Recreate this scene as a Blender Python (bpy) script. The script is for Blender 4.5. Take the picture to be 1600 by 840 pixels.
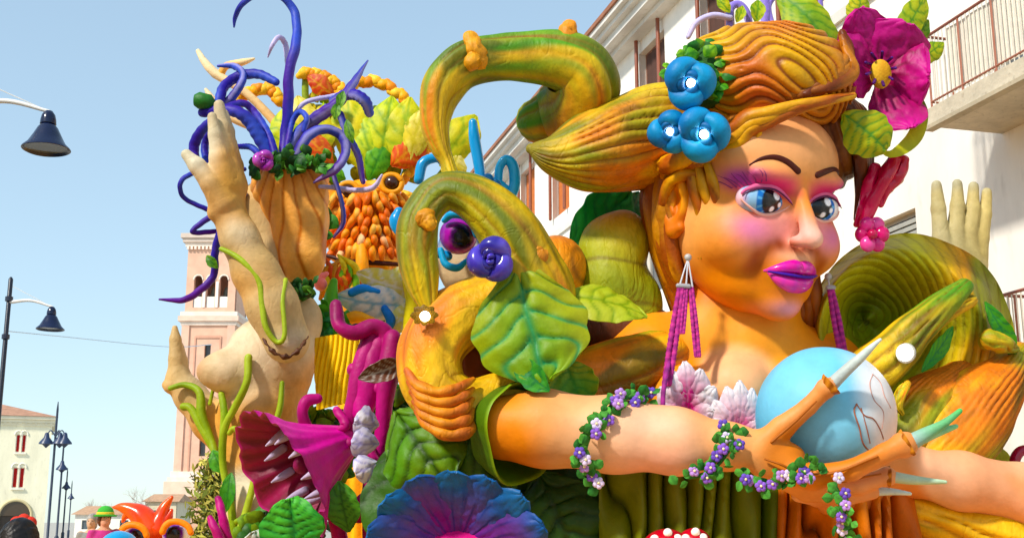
import bpy, math, random, numpy as np
for o in list(bpy.data.objects): bpy.data.objects.remove(o)
SC = bpy.context.scene
COL = SC.collection
R = math.radians
# ---------------------------------------------------------------- camera
F, CX, CY, HOR = 1850.0, 800.0, 420.0, 815.0
PITCH = math.atan((HOR-CY)/F); CP, SP = math.cos(PITCH), math.sin(PITCH); CAMZ = 1.7
cam = bpy.data.cameras.new('camera'); camo = bpy.data.objects.new('camera', cam); COL.objects.link(camo)
cam.sensor_width = 36; cam.lens = 36*F/1600; cam.clip_end = 6000; cam.clip_start = 0.1
camo.location = (0, 0, CAMZ); camo.rotation_euler = (math.pi/2+PITCH, 0, 0)
SC.camera = camo
# ---------------------------------------------------------------- sky, sun, exposure
STREET = R(15.3)                                  # street runs 15.3 deg left of the view
SUN_AZ, SUN_EL = R(136), R(42)                    # degrees left of the view axis (+Y), elevation
w = bpy.data.worlds.new('World'); SC.world = w; w.use_nodes = True
nt = w.node_tree; bg = nt.nodes['Background']; sky = nt.nodes.new('ShaderNodeTexSky')
sky.sky_type = 'NISHITA'; sky.sun_disc = False; sky.sun_elevation = SUN_EL
sky.sun_rotation = -SUN_AZ; sky.air_density = 1.0; sky.dust_density = 0.3; sky.ozone_density = 1.4; sky.altitude = 50
gm = nt.nodes.new('ShaderNodeGamma'); gm.inputs[1].default_value = .45; nt.links.new(sky.outputs[0], gm.inputs[0])
tn = nt.nodes.new('ShaderNodeMix'); tn.data_type = 'RGBA'; tn.blend_type = 'MULTIPLY'; tn.inputs[0].default_value = 1; tn.inputs[7].default_value = (.81, .95, 1.0, 1); nt.links.new(gm.outputs[0], tn.inputs[6]); nt.links.new(tn.outputs[2], bg.inputs[0]); bg.inputs[1].default_value = 0.31
sun = bpy.data.lights.new('sun', 'SUN'); suno = bpy.data.objects.new('sun', sun); COL.objects.link(suno)
sun.energy = 2.9; sun.angle = R(5); sun.color = (1, .94, .84)
from mathutils import Vector, Matrix
sdir = Vector((-math.sin(SUN_AZ)*math.cos(SUN_EL), math.cos(SUN_AZ)*math.cos(SUN_EL), math.sin(SUN_EL)))
suno.rotation_euler = sdir.to_track_quat('Z', 'Y').to_euler(); suno.location = (-20, 0, 40)
vs = SC.view_settings; vs.view_transform = 'Standard'; vs.look = 'None'; vs.gamma = 1; vs.exposure = 0.6; vs.use_curve_mapping = False
SC.render.engine = 'CYCLES'
# ---------------------------------------------------------------- small maths
A = np.array
def P(px, py, D):                                 # point on the ray of a photo pixel, D metres away along +Y
    dx = (px-CX)/F; dz = -(py-CY)/F
    y = CP-dz*SP; z = SP+dz*CP; k = D/y
    return A([dx*k, D, CAMZ+z*k])
def S(D): return D/F/.985                         # metres per photo pixel at distance D
def nrm(v): v = np.asarray(v, float); return v/(np.linalg.norm(v)+1e-12)
def frame(px, py):                                # right, up, away axes of the line of sight
    f = nrm(P(px, py, 10)-A([0, 0, CAMZ])); r = nrm(np.cross(f, [0, 0, 1])); return r, np.cross(r, f), f
def ST(a, b, z):                                  # street frame: a along, b to the right, z up
    return A([-math.sin(STREET)*a+math.cos(STREET)*b, math.cos(STREET)*a+math.sin(STREET)*b, z])
def hx(h):
    c = A([int(h[i:i+2], 16) for i in (0, 2, 4)])/255.
    return np.where(c <= .04045, c/12.92, ((c+.055)/1.055)**2.4)
def mix(a, b, t): t = np.clip(np.asarray(t, float), 0, 1)[..., None]; return np.asarray(a)*(1-t)+np.asarray(b)*t
def sst(a, b, x): t = np.clip((x-a)/(b-a), 0, 1); return t*t*(3-2*t)
def sn(p, sc, seed=0):                            # cheap smooth noise in about -1..1
    r = np.random.RandomState(seed+11); p = np.asarray(p, float); o = 0
    for i in range(6):
        k = r.normal(size=3); k = k/np.linalg.norm(k)*sc*(.6+1.1*r.rand())
        o = o+np.sin(p@k+r.rand()*6.28+1.7*np.sin(p@np.roll(k, 1)*.7+i))
    return o/3.2
# ---------------------------------------------------------------- mesh collector
class G:
    def __init__(s): s.v = []; s.f = []; s.c = []; s.n = 0
    def add(s, V, Fs, C):
        V = np.asarray(V, float).reshape(-1, 3); C = np.asarray(C, float)
        if C.ndim == 1: C = np.tile(C, (len(V), 1))
        for f in Fs: s.f.append(np.asarray(f, np.int64)+s.n)
        s.v.append(V); s.c.append(C.reshape(-1, 3)); s.n += len(V); return s
    def arr(s): return np.concatenate(s.v), np.concatenate(s.c)
def gridfaces(m, n, wrap=False):
    i = np.arange(m-1)[:, None]; j = np.arange(n if wrap else n-1)[None, :]; j2 = (j+1) % n
    return np.stack([i*n+j, i*n+j2, (i+1)*n+j2, (i+1)*n+j], -1).reshape(-1, 4)
def spline(pts, m):
    p = np.asarray(pts, float); k = len(p)
    if k == 2: t = np.linspace(0, 1, m)[:, None]; return p[0]*(1-t)+p[1]*t
    q = np.vstack([2*p[0]-p[1], p, 2*p[-1]-p[-2]]); d = np.linalg.norm(np.diff(p[:, :3], axis=0), axis=1)+1e-9
    cum = np.concatenate([[0], np.cumsum(d)]); x = np.linspace(0, cum[-1], m)
    i = np.clip(np.searchsorted(cum, x, side='right')-1, 0, k-2); t = ((x-cum[i])/d[i])[:, None]
    a, b, c, e = q[i], q[i+1], q[i+2], q[i+3]
    return .5*((2*b)+(-a+c)*t+(2*a-5*b+4*c-e)*t*t+(-a+3*b-3*c+e)*t**3)
def tube(g, pts, col, n=12, m=None, disp=None, cap=(1, 1), flat=None):
    """pts: rows x,y,z,r (metres). disp(t,a)->factor. flat=(axis,ratio)"""
    pts = np.asarray(pts, float); m = m or max(8, 6*len(pts)); q = spline(pts, m); c = q[:, :3]; r = np.maximum(q[:, 3], 1e-4)
    t = np.gradient(c, axis=0); t /= np.linalg.norm(t, axis=1)[:, None]+1e-12
    u = np.zeros_like(c); ref = A([0, 0, 1.]) if abs(t[0][2]) < .9 else A([1., 0, 0])
    u[0] = nrm(ref-t[0]*(ref@t[0]))
    for i in range(1, m): u[i] = nrm(u[i-1]-t[i]*(u[i-1]@t[i]))
    w_ = np.cross(t, u)
    rings = [(c[i], r[i], i/(m-1), u[i], w_[i]) for i in range(m)]
    if cap[0]: rings = [(c[0]-t[0]*r[0]*math.sin(x), r[0]*math.cos(x), 0, u[0], w_[0]) for x in (1.5, 1.15, .75, .35)]+rings
    if cap[1]: rings = rings+[(c[-1]+t[-1]*r[-1]*math.sin(x), r[-1]*math.cos(x), 1, u[-1], w_[-1]) for x in (.35, .75, 1.15, 1.5)]
    C0 = A([k[0] for k in rings]); R0 = A([k[1] for k in rings]); T0 = A([k[2] for k in rings]); U0 = A([k[3] for k in rings]); W0 = A([k[4] for k in rings])
    a = np.linspace(0, 2*np.pi, n, endpoint=False); tt = np.repeat(T0[:, None], n, 1); aa = np.repeat(a[None], len(rings), 0)
    rr = np.repeat(R0[:, None], n, 1)
    dd = disp(tt, aa) if disp else 1.
    off = (U0[:, None]*np.cos(aa)[..., None]+W0[:, None]*np.sin(aa)[..., None])*(rr*dd)[..., None]
    if flat is not None:
        ax = nrm(flat[0]); off = off-ax*((off@ax)*(1-flat[1]))[..., None]
    V = (C0[:, None]+off).reshape(-1, 3)
    C = col(tt.reshape(-1), aa.reshape(-1), V) if callable(col) else col
    fs = [gridfaces(len(rings), n, True)[:, ::-1], np.arange(n)[None, :], ((len(rings)-1)*n+np.arange(n)[::-1])[None, :]]
    return g.add(V, fs, C)
def TP(*rows): return [tuple(P(x, y, d))+(r*S(d),) for x, y, d, r in rows]   # photo px + distance + radius px
def TD(D, *rows): return TP(*[(x, y, D+(rest[1] if len(rest) > 1 else 0), rest[0]) for x, y, *rest in rows])
def sheet(g, V, th, col, colb=None):
    """V: (m,n,3) grid -> closed thin shell"""
    m, n = V.shape[:2]; du = np.gradient(V, axis=0); dv = np.gradient(V, axis=1); N = np.cross(du, dv); N /= np.linalg.norm(N, axis=2)[..., None]+1e-9
    top = (V+N*th/2).reshape(-1, 3); bot = (V-N*th/2).reshape(-1, 3)
    gf = gridfaces(m, n); k = m*n
    b = np.concatenate([np.arange(n), np.arange(1, m)*n+n-1, (m-1)*n+np.arange(n-2, -1, -1), np.arange(m-2, 0, -1)*n])
    b2 = np.roll(b, -1); side = np.stack([b, b+k, b2+k, b2], -1)
    c = np.asarray(col, float); c = np.tile(c, (k, 1)) if c.ndim == 1 else c.reshape(-1, 3)
    cb = c if colb is None else (np.tile(colb, (k, 1)) if np.asarray(colb).ndim == 1 else np.asarray(colb).reshape(-1, 3))
    return g.add(np.vstack([top, bot]), [gf, gf[:, ::-1]+k, side], np.vstack([c, cb]))
def leafgrid(base, tip, width, face, bend=.1, cup=.2, p=1., q=.75, m=26, n=15, veins=6, vd=.03, wav=0, seed=0, twist=0, crumple=.05):
    base, tip, face = A(base, float), A(tip, float), nrm(face); L = np.linalg.norm(tip-base); d = (tip-base)/L
    face = nrm(face-d*(face@d)); side = np.cross(d, face)
    u = np.linspace(0.0, 1, m)[:, None]; v = np.linspace(-1, 1, n)[None]
    wd = width*(np.sin(np.pi*np.clip(u, .012, .988)**p))**q
    wb = .22*np.sin(2.7*v+seed*1.3)+.18*np.sin(7*u+seed)+.12*np.sin(11*u*np.sign(v)+5*v+seed*.7); ph = (u*veins-np.abs(v)*1.1+wb) % 1.; wd = wd*(1+.05*np.sin(13*u+seed)*1.+.03*np.sin(29*u+2*seed)); vein = np.exp(-((ph-.5)/.13)**2)*(np.abs(v) > .06)+np.exp(-(v/.09)**2)
    hh = cup*v*v*wd-vd*width*vein*(1-.5*np.abs(v))+wav*width*np.sin(u*9+seed+v*2)*np.abs(v)
    ang = twist*u; sd = side[None, None]*np.cos(ang)[..., None]+face[None, None]*np.sin(ang)[..., None]
    cr = sn(np.stack([u*np.ones_like(v)*2.2*L/width*.5, v*np.ones_like(u)*1.1, np.zeros((m, n))+seed], -1), 4.2, seed+3)*crumple*width; hh = hh+cr*(.3+.7*np.abs(v))+.5*crumple*width*sn(np.stack([u*np.ones_like(v)*3*L/width, v*np.ones_like(u)*3, np.zeros((m, n))+seed], -1), 4., seed+9)
    V = base+d*(u*L)[..., None]+sd*(v*wd)[..., None]+face*(hh+bend*L*4*u*(1-u))[..., None]
    return V, np.broadcast_to(u, (m, n)), np.broadcast_to(v, (m, n)), vein
def leaf(g, base, tip, width, face, c1, c2, c3=None, th=None, **k):
    V, u, v, vein = leafgrid(base, tip, width, face, **k); sd = k.get('seed', 0)
    nz = sn(V, 5/np.linalg.norm(A(tip)-A(base)), sd)
    c = mix(c1, c2, .5+.55*nz); c = mix(c, c3 if c3 is not None else c1, vein*.85)
    return sheet(g, V, th or width*.055, c, mix(c, c*.7, np.ones(v.shape)*.6))
def box(g, lo, hi, col, X=None):
    lo, hi = A(lo, float), A(hi, float); V = A([[(lo, hi)[i][0], (lo, hi)[j][1], (lo, hi)[k][2]] for i in (0, 1) for j in (0, 1) for k in (0, 1)])
    if X is not None: V = A([X(*p) for p in V])
    return g.add(V, [A([[0, 1, 3, 2], [4, 6, 7, 5], [0, 4, 5, 1], [2, 3, 7, 6], [0, 2, 6, 4], [1, 5, 7, 3]])], col)
def lathe(g, prof, col, o=(0, 0, 0), ax=(0, 0, 1), n=24, rad=None):
    """prof rows (r,h); rad(ang,k)->factor"""
    o = A(o, float); ax = nrm(ax); ref = A([1., 0, 0]) if abs(ax[0]) < .9 else A([0, 1., 0]); u = nrm(ref-ax*(ref@ax)); w_ = np.cross(ax, u)
    prof = A(prof, float); a = np.linspace(0, 2*np.pi, n, endpoint=False); m = len(prof)
    aa = np.repeat(a[None], m, 0); kk = np.repeat(np.linspace(0, 1, m)[:, None], n, 1); f = rad(aa, kk) if rad else np.ones_like(aa)
    V = o+(u*np.cos(aa)[..., None]+w_*np.sin(aa)[..., None])*(prof[:, 0][:, None]*f)[..., None]+ax*(prof[:, 1][:, None]*np.ones_like(aa))[..., None]
    C = col(kk.reshape(-1), aa.reshape(-1), V.reshape(-1, 3)) if callable(col) else col
    return g.add(V, [gridfaces(m, n, True), np.arange(n)[::-1][None], ((m-1)*n+np.arange(n))[None]], C)
def ball(g, c, r, col, n=20, m=12, axes=None):
    th = np.linspace(.02, np.pi-.02, m)[:, None]; a = np.linspace(0, 2*np.pi, n, endpoint=False)[None]
    L = np.stack([np.sin(th)*np.cos(a), np.sin(th)*np.sin(a), np.cos(th)*np.ones_like(a)], -1)
    r = np.broadcast_to(A(r, float), (3,)); L2 = L*r
    if axes is not None: L2 = L2@A(axes)
    V = (A(c)+L2).reshape(-1, 3); C = col(V, L.reshape(-1, 3)) if callable(col) else col
    return g.add(V, [gridfaces(m, n, True)[:, ::-1], np.arange(n)[None], ((m-1)*n+np.arange(n))[::-1][None]], C)
# ---------------------------------------------------------------- signed distance sculpting
def sell(p, c, r, M=None):
    q = p-A(c); q = q@A(M).T if M is not None else q
    r = A(r, float); k0 = np.linalg.norm(q/r, axis=-1); k1 = np.linalg.norm(q/(r*r), axis=-1)+1e-9
    return k0*(k0-1)/k1
def scap(p, a, b, ra, rb):
    a, b = A(a, float), A(b, float); ab = b-a; t = np.clip((p-a)@ab/(ab@ab+1e-12), 0, 1)
    return np.linalg.norm(p-a-t[..., None]*ab, axis=-1)-(ra+(rb-ra)*t)
def smin(a, b, k): h = np.clip(.5+.5*(b-a)/k, 0, 1); return b+(a-b)*h-k*h*(1-h)
def smax(a, b, k): return -smin(-a, -b, k)
def chain(p, rows, k=None):
    d = None
    for (x, y) in zip(rows[:-1], rows[1:]):
        e = scap(p, x[:3], y[:3], x[3], y[3]); d = e if d is None else (smin(d, e, k) if k else np.minimum(d, e))
    return d
def nets(fn, lo, hi, h, q=4):
    """surface nets of fn<0, evaluated finely only near the surface"""
    lo = A(lo, float); n = np.ceil((A(hi, float)-lo)/(h*q)).astype(int)+1
    ax = [lo[i]+(np.arange(n[i])+.5)*h*q-.5*h for i in range(3)]
    C = np.stack(np.meshgrid(*ax, indexing='ij'), -1); dc = fn(C.reshape(-1, 3)).reshape(n)
    near = np.abs(dc) < h*q*1.9
    d = np.repeat(np.repeat(np.repeat(dc, q, 0), q, 1), q, 2).astype(np.float32)
    b = np.argwhere(near); o = np.stack(np.meshgrid(*[np.arange(q)]*3, indexing='ij'), -1).reshape(-1, 3)
    I = (b[:, None]*q+o[None]).reshape(-1, 3)
    for k in range(0, len(I), 400000):
        J = I[k:k+400000]; d[J[:, 0], J[:, 1], J[:, 2]] = fn(lo+J*h)
    s = d < 0; cnt = 0
    cor = [(i, j, k) for i in (0, 1) for j in (0, 1) for k in (0, 1)]
    sl = lambda a, c: a[c[0]:a.shape[0]-1+c[0], c[1]:a.shape[1]-1+c[1], c[2]:a.shape[2]-1+c[2]]
    for c in cor: cnt = cnt+sl(s, c).astype(np.int8)
    M = (cnt > 0) & (cnt < 8); cells = np.argwhere(M); idx = np.full(M.shape, -1, np.int64); idx[M] = np.arange(len(cells))
    dv = np.stack([d[cells[:, 0]+c[0], cells[:, 1]+c[1], cells[:, 2]+c[2]] for c in cor], 1)
    acc = np.zeros((len(cells), 3)); num = np.zeros(len(cells))
    for i in range(8):
        for j in range(i+1, 8):
            ci, cj = A(cor[i]), A(cor[j])
            if np.abs(ci-cj).sum() != 1: continue
            a, b_ = dv[:, i], dv[:, j]; x = (a < 0) != (b_ < 0); t = np.where(x, a/(a-b_+1e-12), 0)
            acc += np.where(x[:, None], ci+(cj-ci)*t[:, None], 0); num += x
    V = lo+(cells+acc/num[:, None])*h; fs = []
    for axis in range(3):
        u, v = (axis+1) % 3, (axis+2) % 3
        s0 = np.take(s, np.arange(s.shape[axis]-1), axis); s1 = np.take(s, np.arange(1, s.shape[axis]), axis)
        E = np.argwhere(s0 != s1); E = E[(E[:, u] > 0) & (E[:, v] > 0) & (E[:, u] < M.shape[u]) & (E[:, v] < M.shape[v])]
        if not len(E): continue
        du = np.eye(3, dtype=int)[u]; dv_ = np.eye(3, dtype=int)[v]
        g_ = lambda X: idx[X[:, 0], X[:, 1], X[:, 2]]
        Q = np.stack([g_(E-du-dv_), g_(E-dv_), g_(E), g_(E-du)], 1)
        ins = s0[E[:, 0], E[:, 1], E[:, 2]]; Q = np.where(ins[:, None], Q, Q[:, ::-1]); fs.append(Q[(Q >= 0).all(1)])
    return V, np.concatenate(fs)
# ---------------------------------------------------------------- materials (vertex colour = paint, plus procedural wear and relief)
MATS = {}
def mat(name, rough=.5, bump=.2, bscale=18., var=.12, vscale=4., spec=.4, stretch=(1, 1, 1), emit=0, metal=0, coat=0, wear=0, sat=1, val=1, cracks=0, cst=.35, mottle=0):
    if name in MATS: return MATS[name]
    m = bpy.data.materials.new(name); m.use_nodes = True; t = m.node_tree; N = t.nodes; L = t.links; b = N['Principled BSDF']
    at = N.new('ShaderNodeAttribute'); at.attribute_name = 'Col'
    tc = N.new('ShaderNodeTexCoord'); mp = N.new('ShaderNodeMapping'); mp.inputs['Scale'].default_value = stretch; L.new(tc.outputs['Object'], mp.inputs[0])
    n1 = N.new('ShaderNodeTexNoise'); n1.inputs['Scale'].default_value = vscale; n1.inputs['Detail'].default_value = 7; n1.inputs['Roughness'].default_value = .65; L.new(mp.outputs[0], n1.inputs[0])
    mr = N.new('ShaderNodeMapRange'); mr.inputs[1].default_value = .3; mr.inputs[2].default_value = .7; mr.inputs[3].default_value = 1-var; mr.inputs[4].default_value = 1+var; L.new(n1.outputs[0], mr.inputs[0])
    mx = N.new('ShaderNodeVectorMath'); mx.operation = 'SCALE'; L.new(at.outputs['Color'], mx.inputs[0]); L.new(mr.outputs[0], mx.inputs['Scale'])
    last = mx.outputs[0]
    n2 = N.new('ShaderNodeTexNoise'); n2.inputs['Scale'].default_value = bscale; n2.inputs['Detail'].default_value = 5; L.new(mp.outputs[0], n2.inputs[0])
    if wear:
        cr = N.new('ShaderNodeValToRGB'); cr.color_ramp.elements[0].position = .60; cr.color_ramp.elements[1].position = .78; L.new(n2.outputs[0], cr.inputs[0])
        mm = N.new('ShaderNodeMix'); mm.data_type = 'RGBA'; sc = N.new('ShaderNodeMath'); sc.operation = 'MULTIPLY'; sc.inputs[1].default_value = wear
        L.new(cr.outputs[0], sc.inputs[0]); L.new(sc.outputs[0], mm.inputs[0]); L.new(last, mm.inputs[6]); mm.inputs[7].default_value = (.14, .09, .05, 1); last = mm.outputs[2]
    if mottle:
        n4 = N.new('ShaderNodeTexNoise'); n4.inputs['Scale'].default_value = 1.6; n4.inputs['Detail'].default_value = 9; n4.inputs['Roughness'].default_value = .72; n4.inputs['Distortion'].default_value = .6; L.new(mp.outputs[0], n4.inputs[0])
        m4 = N.new('ShaderNodeMapRange'); m4.inputs[1].default_value = .47; m4.inputs[2].default_value = .66; m4.inputs[3].default_value = 0; m4.inputs[4].default_value = mottle; L.new(n4.outputs[0], m4.inputs[0])
        x4 = N.new('ShaderNodeMix'); x4.data_type = 'RGBA'; x4.blend_type = 'MULTIPLY'; x4.inputs[7].default_value = (.55, .50, .30, 1); L.new(m4.outputs[0], x4.inputs[0]); L.new(last, x4.inputs[6]); last = x4.outputs[2]
    if sat != 1 or val != 1:
        hs_ = N.new('ShaderNodeHueSaturation'); hs_.inputs['Saturation'].default_value = sat; hs_.inputs['Value'].default_value = val; L.new(last, hs_.inputs['Color']); last = hs_.outputs[0]
    L.new(last, b.inputs['Base Color'])
    bp = N.new('ShaderNodeBump'); bp.inputs['Strength'].default_value = bump; bp.inputs['Distance'].default_value = .02; L.new(n2.outputs[0], bp.inputs['Height']); L.new(bp.outputs[0], b.inputs['Normal'])
    r2 = N.new('ShaderNodeMapRange'); r2.inputs[3].default_value = rough-.1; r2.inputs[4].default_value = rough+.12; L.new(n1.outputs[0], r2.inputs[0]); L.new(r2.outputs[0], b.inputs['Roughness'])
    b.inputs['Specular IOR Level'].default_value = spec; b.inputs['Metallic'].default_value = metal; b.inputs['Coat Weight'].default_value = coat; b.inputs['Coat Roughness'].default_value = .15
    if emit: L.new(at.outputs['Color'], b.inputs['Emission Color']); b.inputs['Emission Strength'].default_value = emit
    if cracks:
        n3 = N.new('ShaderNodeTexNoise'); n3.inputs['Scale'].default_value = cracks; n3.inputs['Detail'].default_value = 3; n3.inputs['Distortion'].default_value = 1.2; L.new(mp.outputs[0], n3.inputs[0])
        ab = N.new('ShaderNodeMath'); ab.operation = 'SUBTRACT'; ab.inputs[1].default_value = .5; L.new(n3.outputs[0], ab.inputs[0]); a2 = N.new('ShaderNodeMath'); a2.operation = 'ABSOLUTE'; L.new(ab.outputs[0], a2.inputs[0])
        m3 = N.new('ShaderNodeMapRange'); m3.inputs[1].default_value = 0; m3.inputs[2].default_value = .035; m3.inputs[3].default_value = .0; m3.inputs[4].default_value = 1; L.new(a2.outputs[0], m3.inputs[0])
        b3 = N.new('ShaderNodeBump'); b3.inputs['Strength'].default_value = cst; b3.inputs['Distance'].default_value = .02; L.new(m3.outputs[0], b3.inputs['Height']); L.new(bp.outputs[0], b3.inputs['Normal']); L.new(b3.outputs[0], b.inputs['Normal'])
    MATS[name] = m; return m
PAINT = mat('painted_papier_mache', .5, .35, 16, .16, 3.5, .25, wear=.18, sat=1.1, val=1.1, mottle=.4)
SKIN = mat('painted_skin', .5, .28, 9, .11, 2.6, .24, sat=1.06, val=1.03, wear=.06, mottle=.13)
BARK = mat('painted_root', .55, .9, 11, .22, 3, .35, stretch=(1, 1, .6), wear=.35, sat=1.12, val=1.06, cracks=2.2, cst=.25, mottle=.65)
HAIR = mat('painted_hair', .45, .5, 16, .2, 4, .3, wear=.25, sat=1.08, val=1.08, mottle=.5)
BEIGE = mat('painted_beige_skin', .55, .5, 9, .16, 2.4, .22, wear=.16, sat=1.05, val=1.0, mottle=.42, cracks=1.9, cst=.14)
GLOSS = mat('glossy_paint', .22, .1, 20, .08, 4, .4, coat=.2, sat=1.08, val=1.1, mottle=.2)
FOAM = mat('soft_foam', .7, .4, 40, .15, 6, .25)
METAL = mat('painted_metal', .35, .08, 30, .1, 5, .5)
PLASTER = mat('plaster_wall', .85, .3, 5, .13, .8, .2, stretch=(1, 1, .3), wear=.2)
CONC = mat('concrete', .85, .5, 14, .22, 2, .2, wear=.5)
BRICKM = mat('tower_brick', .85, .4, 3, .12, .6, .2)
GLASS = mat('window_glass', .08, .02, 3, .1, 1, .6)
CLOTH = mat('cloth', .85, .3, 60, .12, 8, .2)
BULB = mat('lit_bulb', .3, 0, 5, 0, 1, .4, emit=9)
ASPH = mat('asphalt', .9, .5, 60, .25, 1.5, .2)
def up_mesh(name, g, mt, org=(0, 0, 0), smooth=True):
    V, C = g.arr(); me = bpy.data.meshes.new(name)
    wob = {'painted_papier_mache': .016, 'painted_root': .02, 'painted_hair': .012, 'glossy_paint': .008, 'painted_skin': .007, 'painted_beige_skin': .014}.get(mt.name, 0)
    if wob and len(V) > 60:                              # hand-made unevenness of the painted forms, the same everywhere in space
        for k_, (f_, a_) in enumerate(((2.6, 1.), (7., .45))): V = V+wob*a_*np.stack([sn(V, f_, 301+k_*7), sn(V, f_, 302+k_*7), sn(V, f_, 303+k_*7)], -1)
    V = V-A(org)
    me.vertices.add(len(V)); me.vertices.foreach_set('co', V.astype(np.float32).ravel())
    tot = [np.full(len(f), f.shape[1]) for f in g.f]; lt = np.concatenate(tot); lv = np.concatenate([f.ravel() for f in g.f])
    me.loops.add(len(lv)); me.loops.foreach_set('vertex_index', lv.astype(np.int32)); me.polygons.add(len(lt))
    me.polygons.foreach_set('loop_start', (np.cumsum(lt)-lt).astype(np.int32)); me.polygons.foreach_set('loop_total', lt.astype(np.int32))
    me.polygons.foreach_set('use_smooth', np.full(len(lt), bool(smooth)))
    me.update(calc_edges=True); me.validate()
    ca = me.attributes.new('Col', 'FLOAT_COLOR', 'POINT'); ca.data.foreach_set('color', np.hstack([np.clip(C, 0, 1), np.ones((len(C), 1))]).astype(np.float32).ravel())
    if smooth and smooth != 'all':
        try: me.set_sharp_from_angle(angle=R(62))
        except Exception: pass
    me.materials.append(mt); return me
WLOC = {}
def tag(o, label=None, cat=None, group=None, kind=None):
    for k, v in (('label', label), ('category', cat), ('group', group), ('kind', kind)):
        if v: o[k] = v
    return o
def thing(name, label, cat, loc, group=None):
    o = bpy.data.objects.new(name, None); COL.objects.link(o); o.location = tuple(map(float, loc)); o.empty_display_size = .2
    WLOC[o] = A(loc, float); return tag(o, label, cat, group)
def part(name, g, parent, mt=None, smooth=True, label=None):
    org = WLOC.get(parent, A([0, 0, 0.])); o = bpy.data.objects.new(name, up_mesh(name, g, mt or PAINT, org, smooth))
    COL.objects.link(o); o.parent = parent; WLOC[o] = org; return tag(o, label)
def solo(name, g, mt, label, cat, group=None, smooth=True, kind=None):
    V, _ = g.arr(); lo, hi = V.min(0), V.max(0); org = A([(lo[0]+hi[0])/2, (lo[1]+hi[1])/2, lo[2]])
    o = bpy.data.objects.new(name, up_mesh(name, g, mt, org, smooth)); COL.objects.link(o); o.location = tuple(org); WLOC[o] = org
    return tag(o, label, cat, group, kind)
def struct(name, g, mt, smooth=False, kind='structure', label=None):
    o = bpy.data.objects.new(name, up_mesh(name, g, mt, (0, 0, 0), smooth)); COL.objects.link(o); o['kind'] = kind
    WLOC[o] = A([0, 0, 0.]); return tag(o, label)
# ================================================================ SETTING
WHITE, CREAM = hx('f1ece2'), hx('e9dcb8')
g = G(); gs = np.linspace(-1, 1, 9)
V = np.stack(np.meshgrid(gs*2500, gs*2500+1500, [0.], indexing='ij'), -1).reshape(-1, 3); g.add(V, [gridfaces(9, 9)[:, ::-1]], hx('b5aea2'))
struct('ground', g, ASPH)
def ribbon(b0, b1, a0, a1, z, th, col):
    q = G(); box(q, (a0, b0, z-th), (a1, b1, z), col, lambda a, b, z: ST(a, b, z)); return q
struct('road', ribbon(-7, 7.5, -40, 300, .008, .004, hx('98938a')), ASPH)
g = ribbon(7.5, 10.78, -40, 60, .13, .15, hx('a09a8e')); struct('pavement', g, CONC)
g = ribbon(-11.9, -7, -40, 60, .13, .15, hx('a09a8e')); struct('pavement', g, CONC)
for b in (7.36, -7.0):
    struct('kerb', ribbon(b, b+.14, -40, 60, .15, .16, hx('b5b0a6')), CONC)

def facade(g, X, u0, u1, v0, v1, holes, col, depth=.28):
    us = sorted({u0, u1, *[h[0] for h in holes], *[h[1] for h in holes]}); vs_ = sorted({v0, v1, *[h[2] for h in holes], *[h[3] for h in holes]})
    for i in range(len(us)-1):
        for j in range(len(vs_)-1):
            um, vm = (us[i]+us[i+1])/2, (vs_[j]+vs_[j+1])/2
            if any(h[0] < um < h[1] and h[2] < vm < h[3] for h in holes): continue
            g.add([X(us[i], vs_[j], 0), X(us[i+1], vs_[j], 0), X(us[i+1], vs_[j+1], 0), X(us[i], vs_[j+1], 0)], [A([[0, 1, 2, 3]])], col)
    for a, b, c, d in holes:
        p = [(a, c), (b, c), (b, d), (a, d)]
        for k in range(4):
            (x0, y0), (x1, y1) = p[k], p[(k+1) % 4]
            g.add([X(x0, y0, 0), X(x1, y1, 0), X(x1, y1, -depth), X(x0, y0, -depth)], [A([[0, 1, 2, 3]])], col)
def bars(g, X, rects, w0, w1, col):
    for a, b, c, d in rects: box(g, (a, c, w0), (b, d, w1), col, X)
def window(parent, X, h, colf, colp, depth=.2, mull=1, trans=1, curtain=None, name='window'):
    a, b, c, d = h; t = .07; q = G()
    bars(q, X, [(a, b, c, c+t), (a, b, d-t, d), (a, a+t, c+t, d-t), (b-t, b, c+t, d-t)], -depth-.04, -depth+.05, colf); fr = part(name, q, parent, METAL, False)
    q = G(); bars(q, X, [(a+t, b-t, c+t, d-t)], -depth-.02, -depth, colp); part('pane', q, fr, GLASS, False)
    for k in range(mull):
        u = a+(b-a)*(k+1)/(mull+1); q = G(); bars(q, X, [(u-.03, u+.03, c+t, d-t)], -depth-.03, -depth+.03, colf); part('mullion', q, fr, METAL, False)
    for k in range(trans):
        v = c+(d-c)*(k+1)/(trans+1); q = G(); bars(q, X, [(a+t, b-t, v-.025, v+.025)], -depth-.03, -depth+.025, colf); part('crossbar', q, fr, METAL, False)
    if curtain is not None:
        q = G(); n = 15; us = np.linspace(a+t, b-t, n); vv = np.linspace(c+t, d-t, 5)
        Vg = A([[X(u, v, -depth+.06+.02*math.sin(i*2.1)) for v in vv] for i, u in enumerate(us)]); sheet(q, Vg, .01, curtain); part('curtain', q, fr, CLOTH)
    return fr
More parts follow.
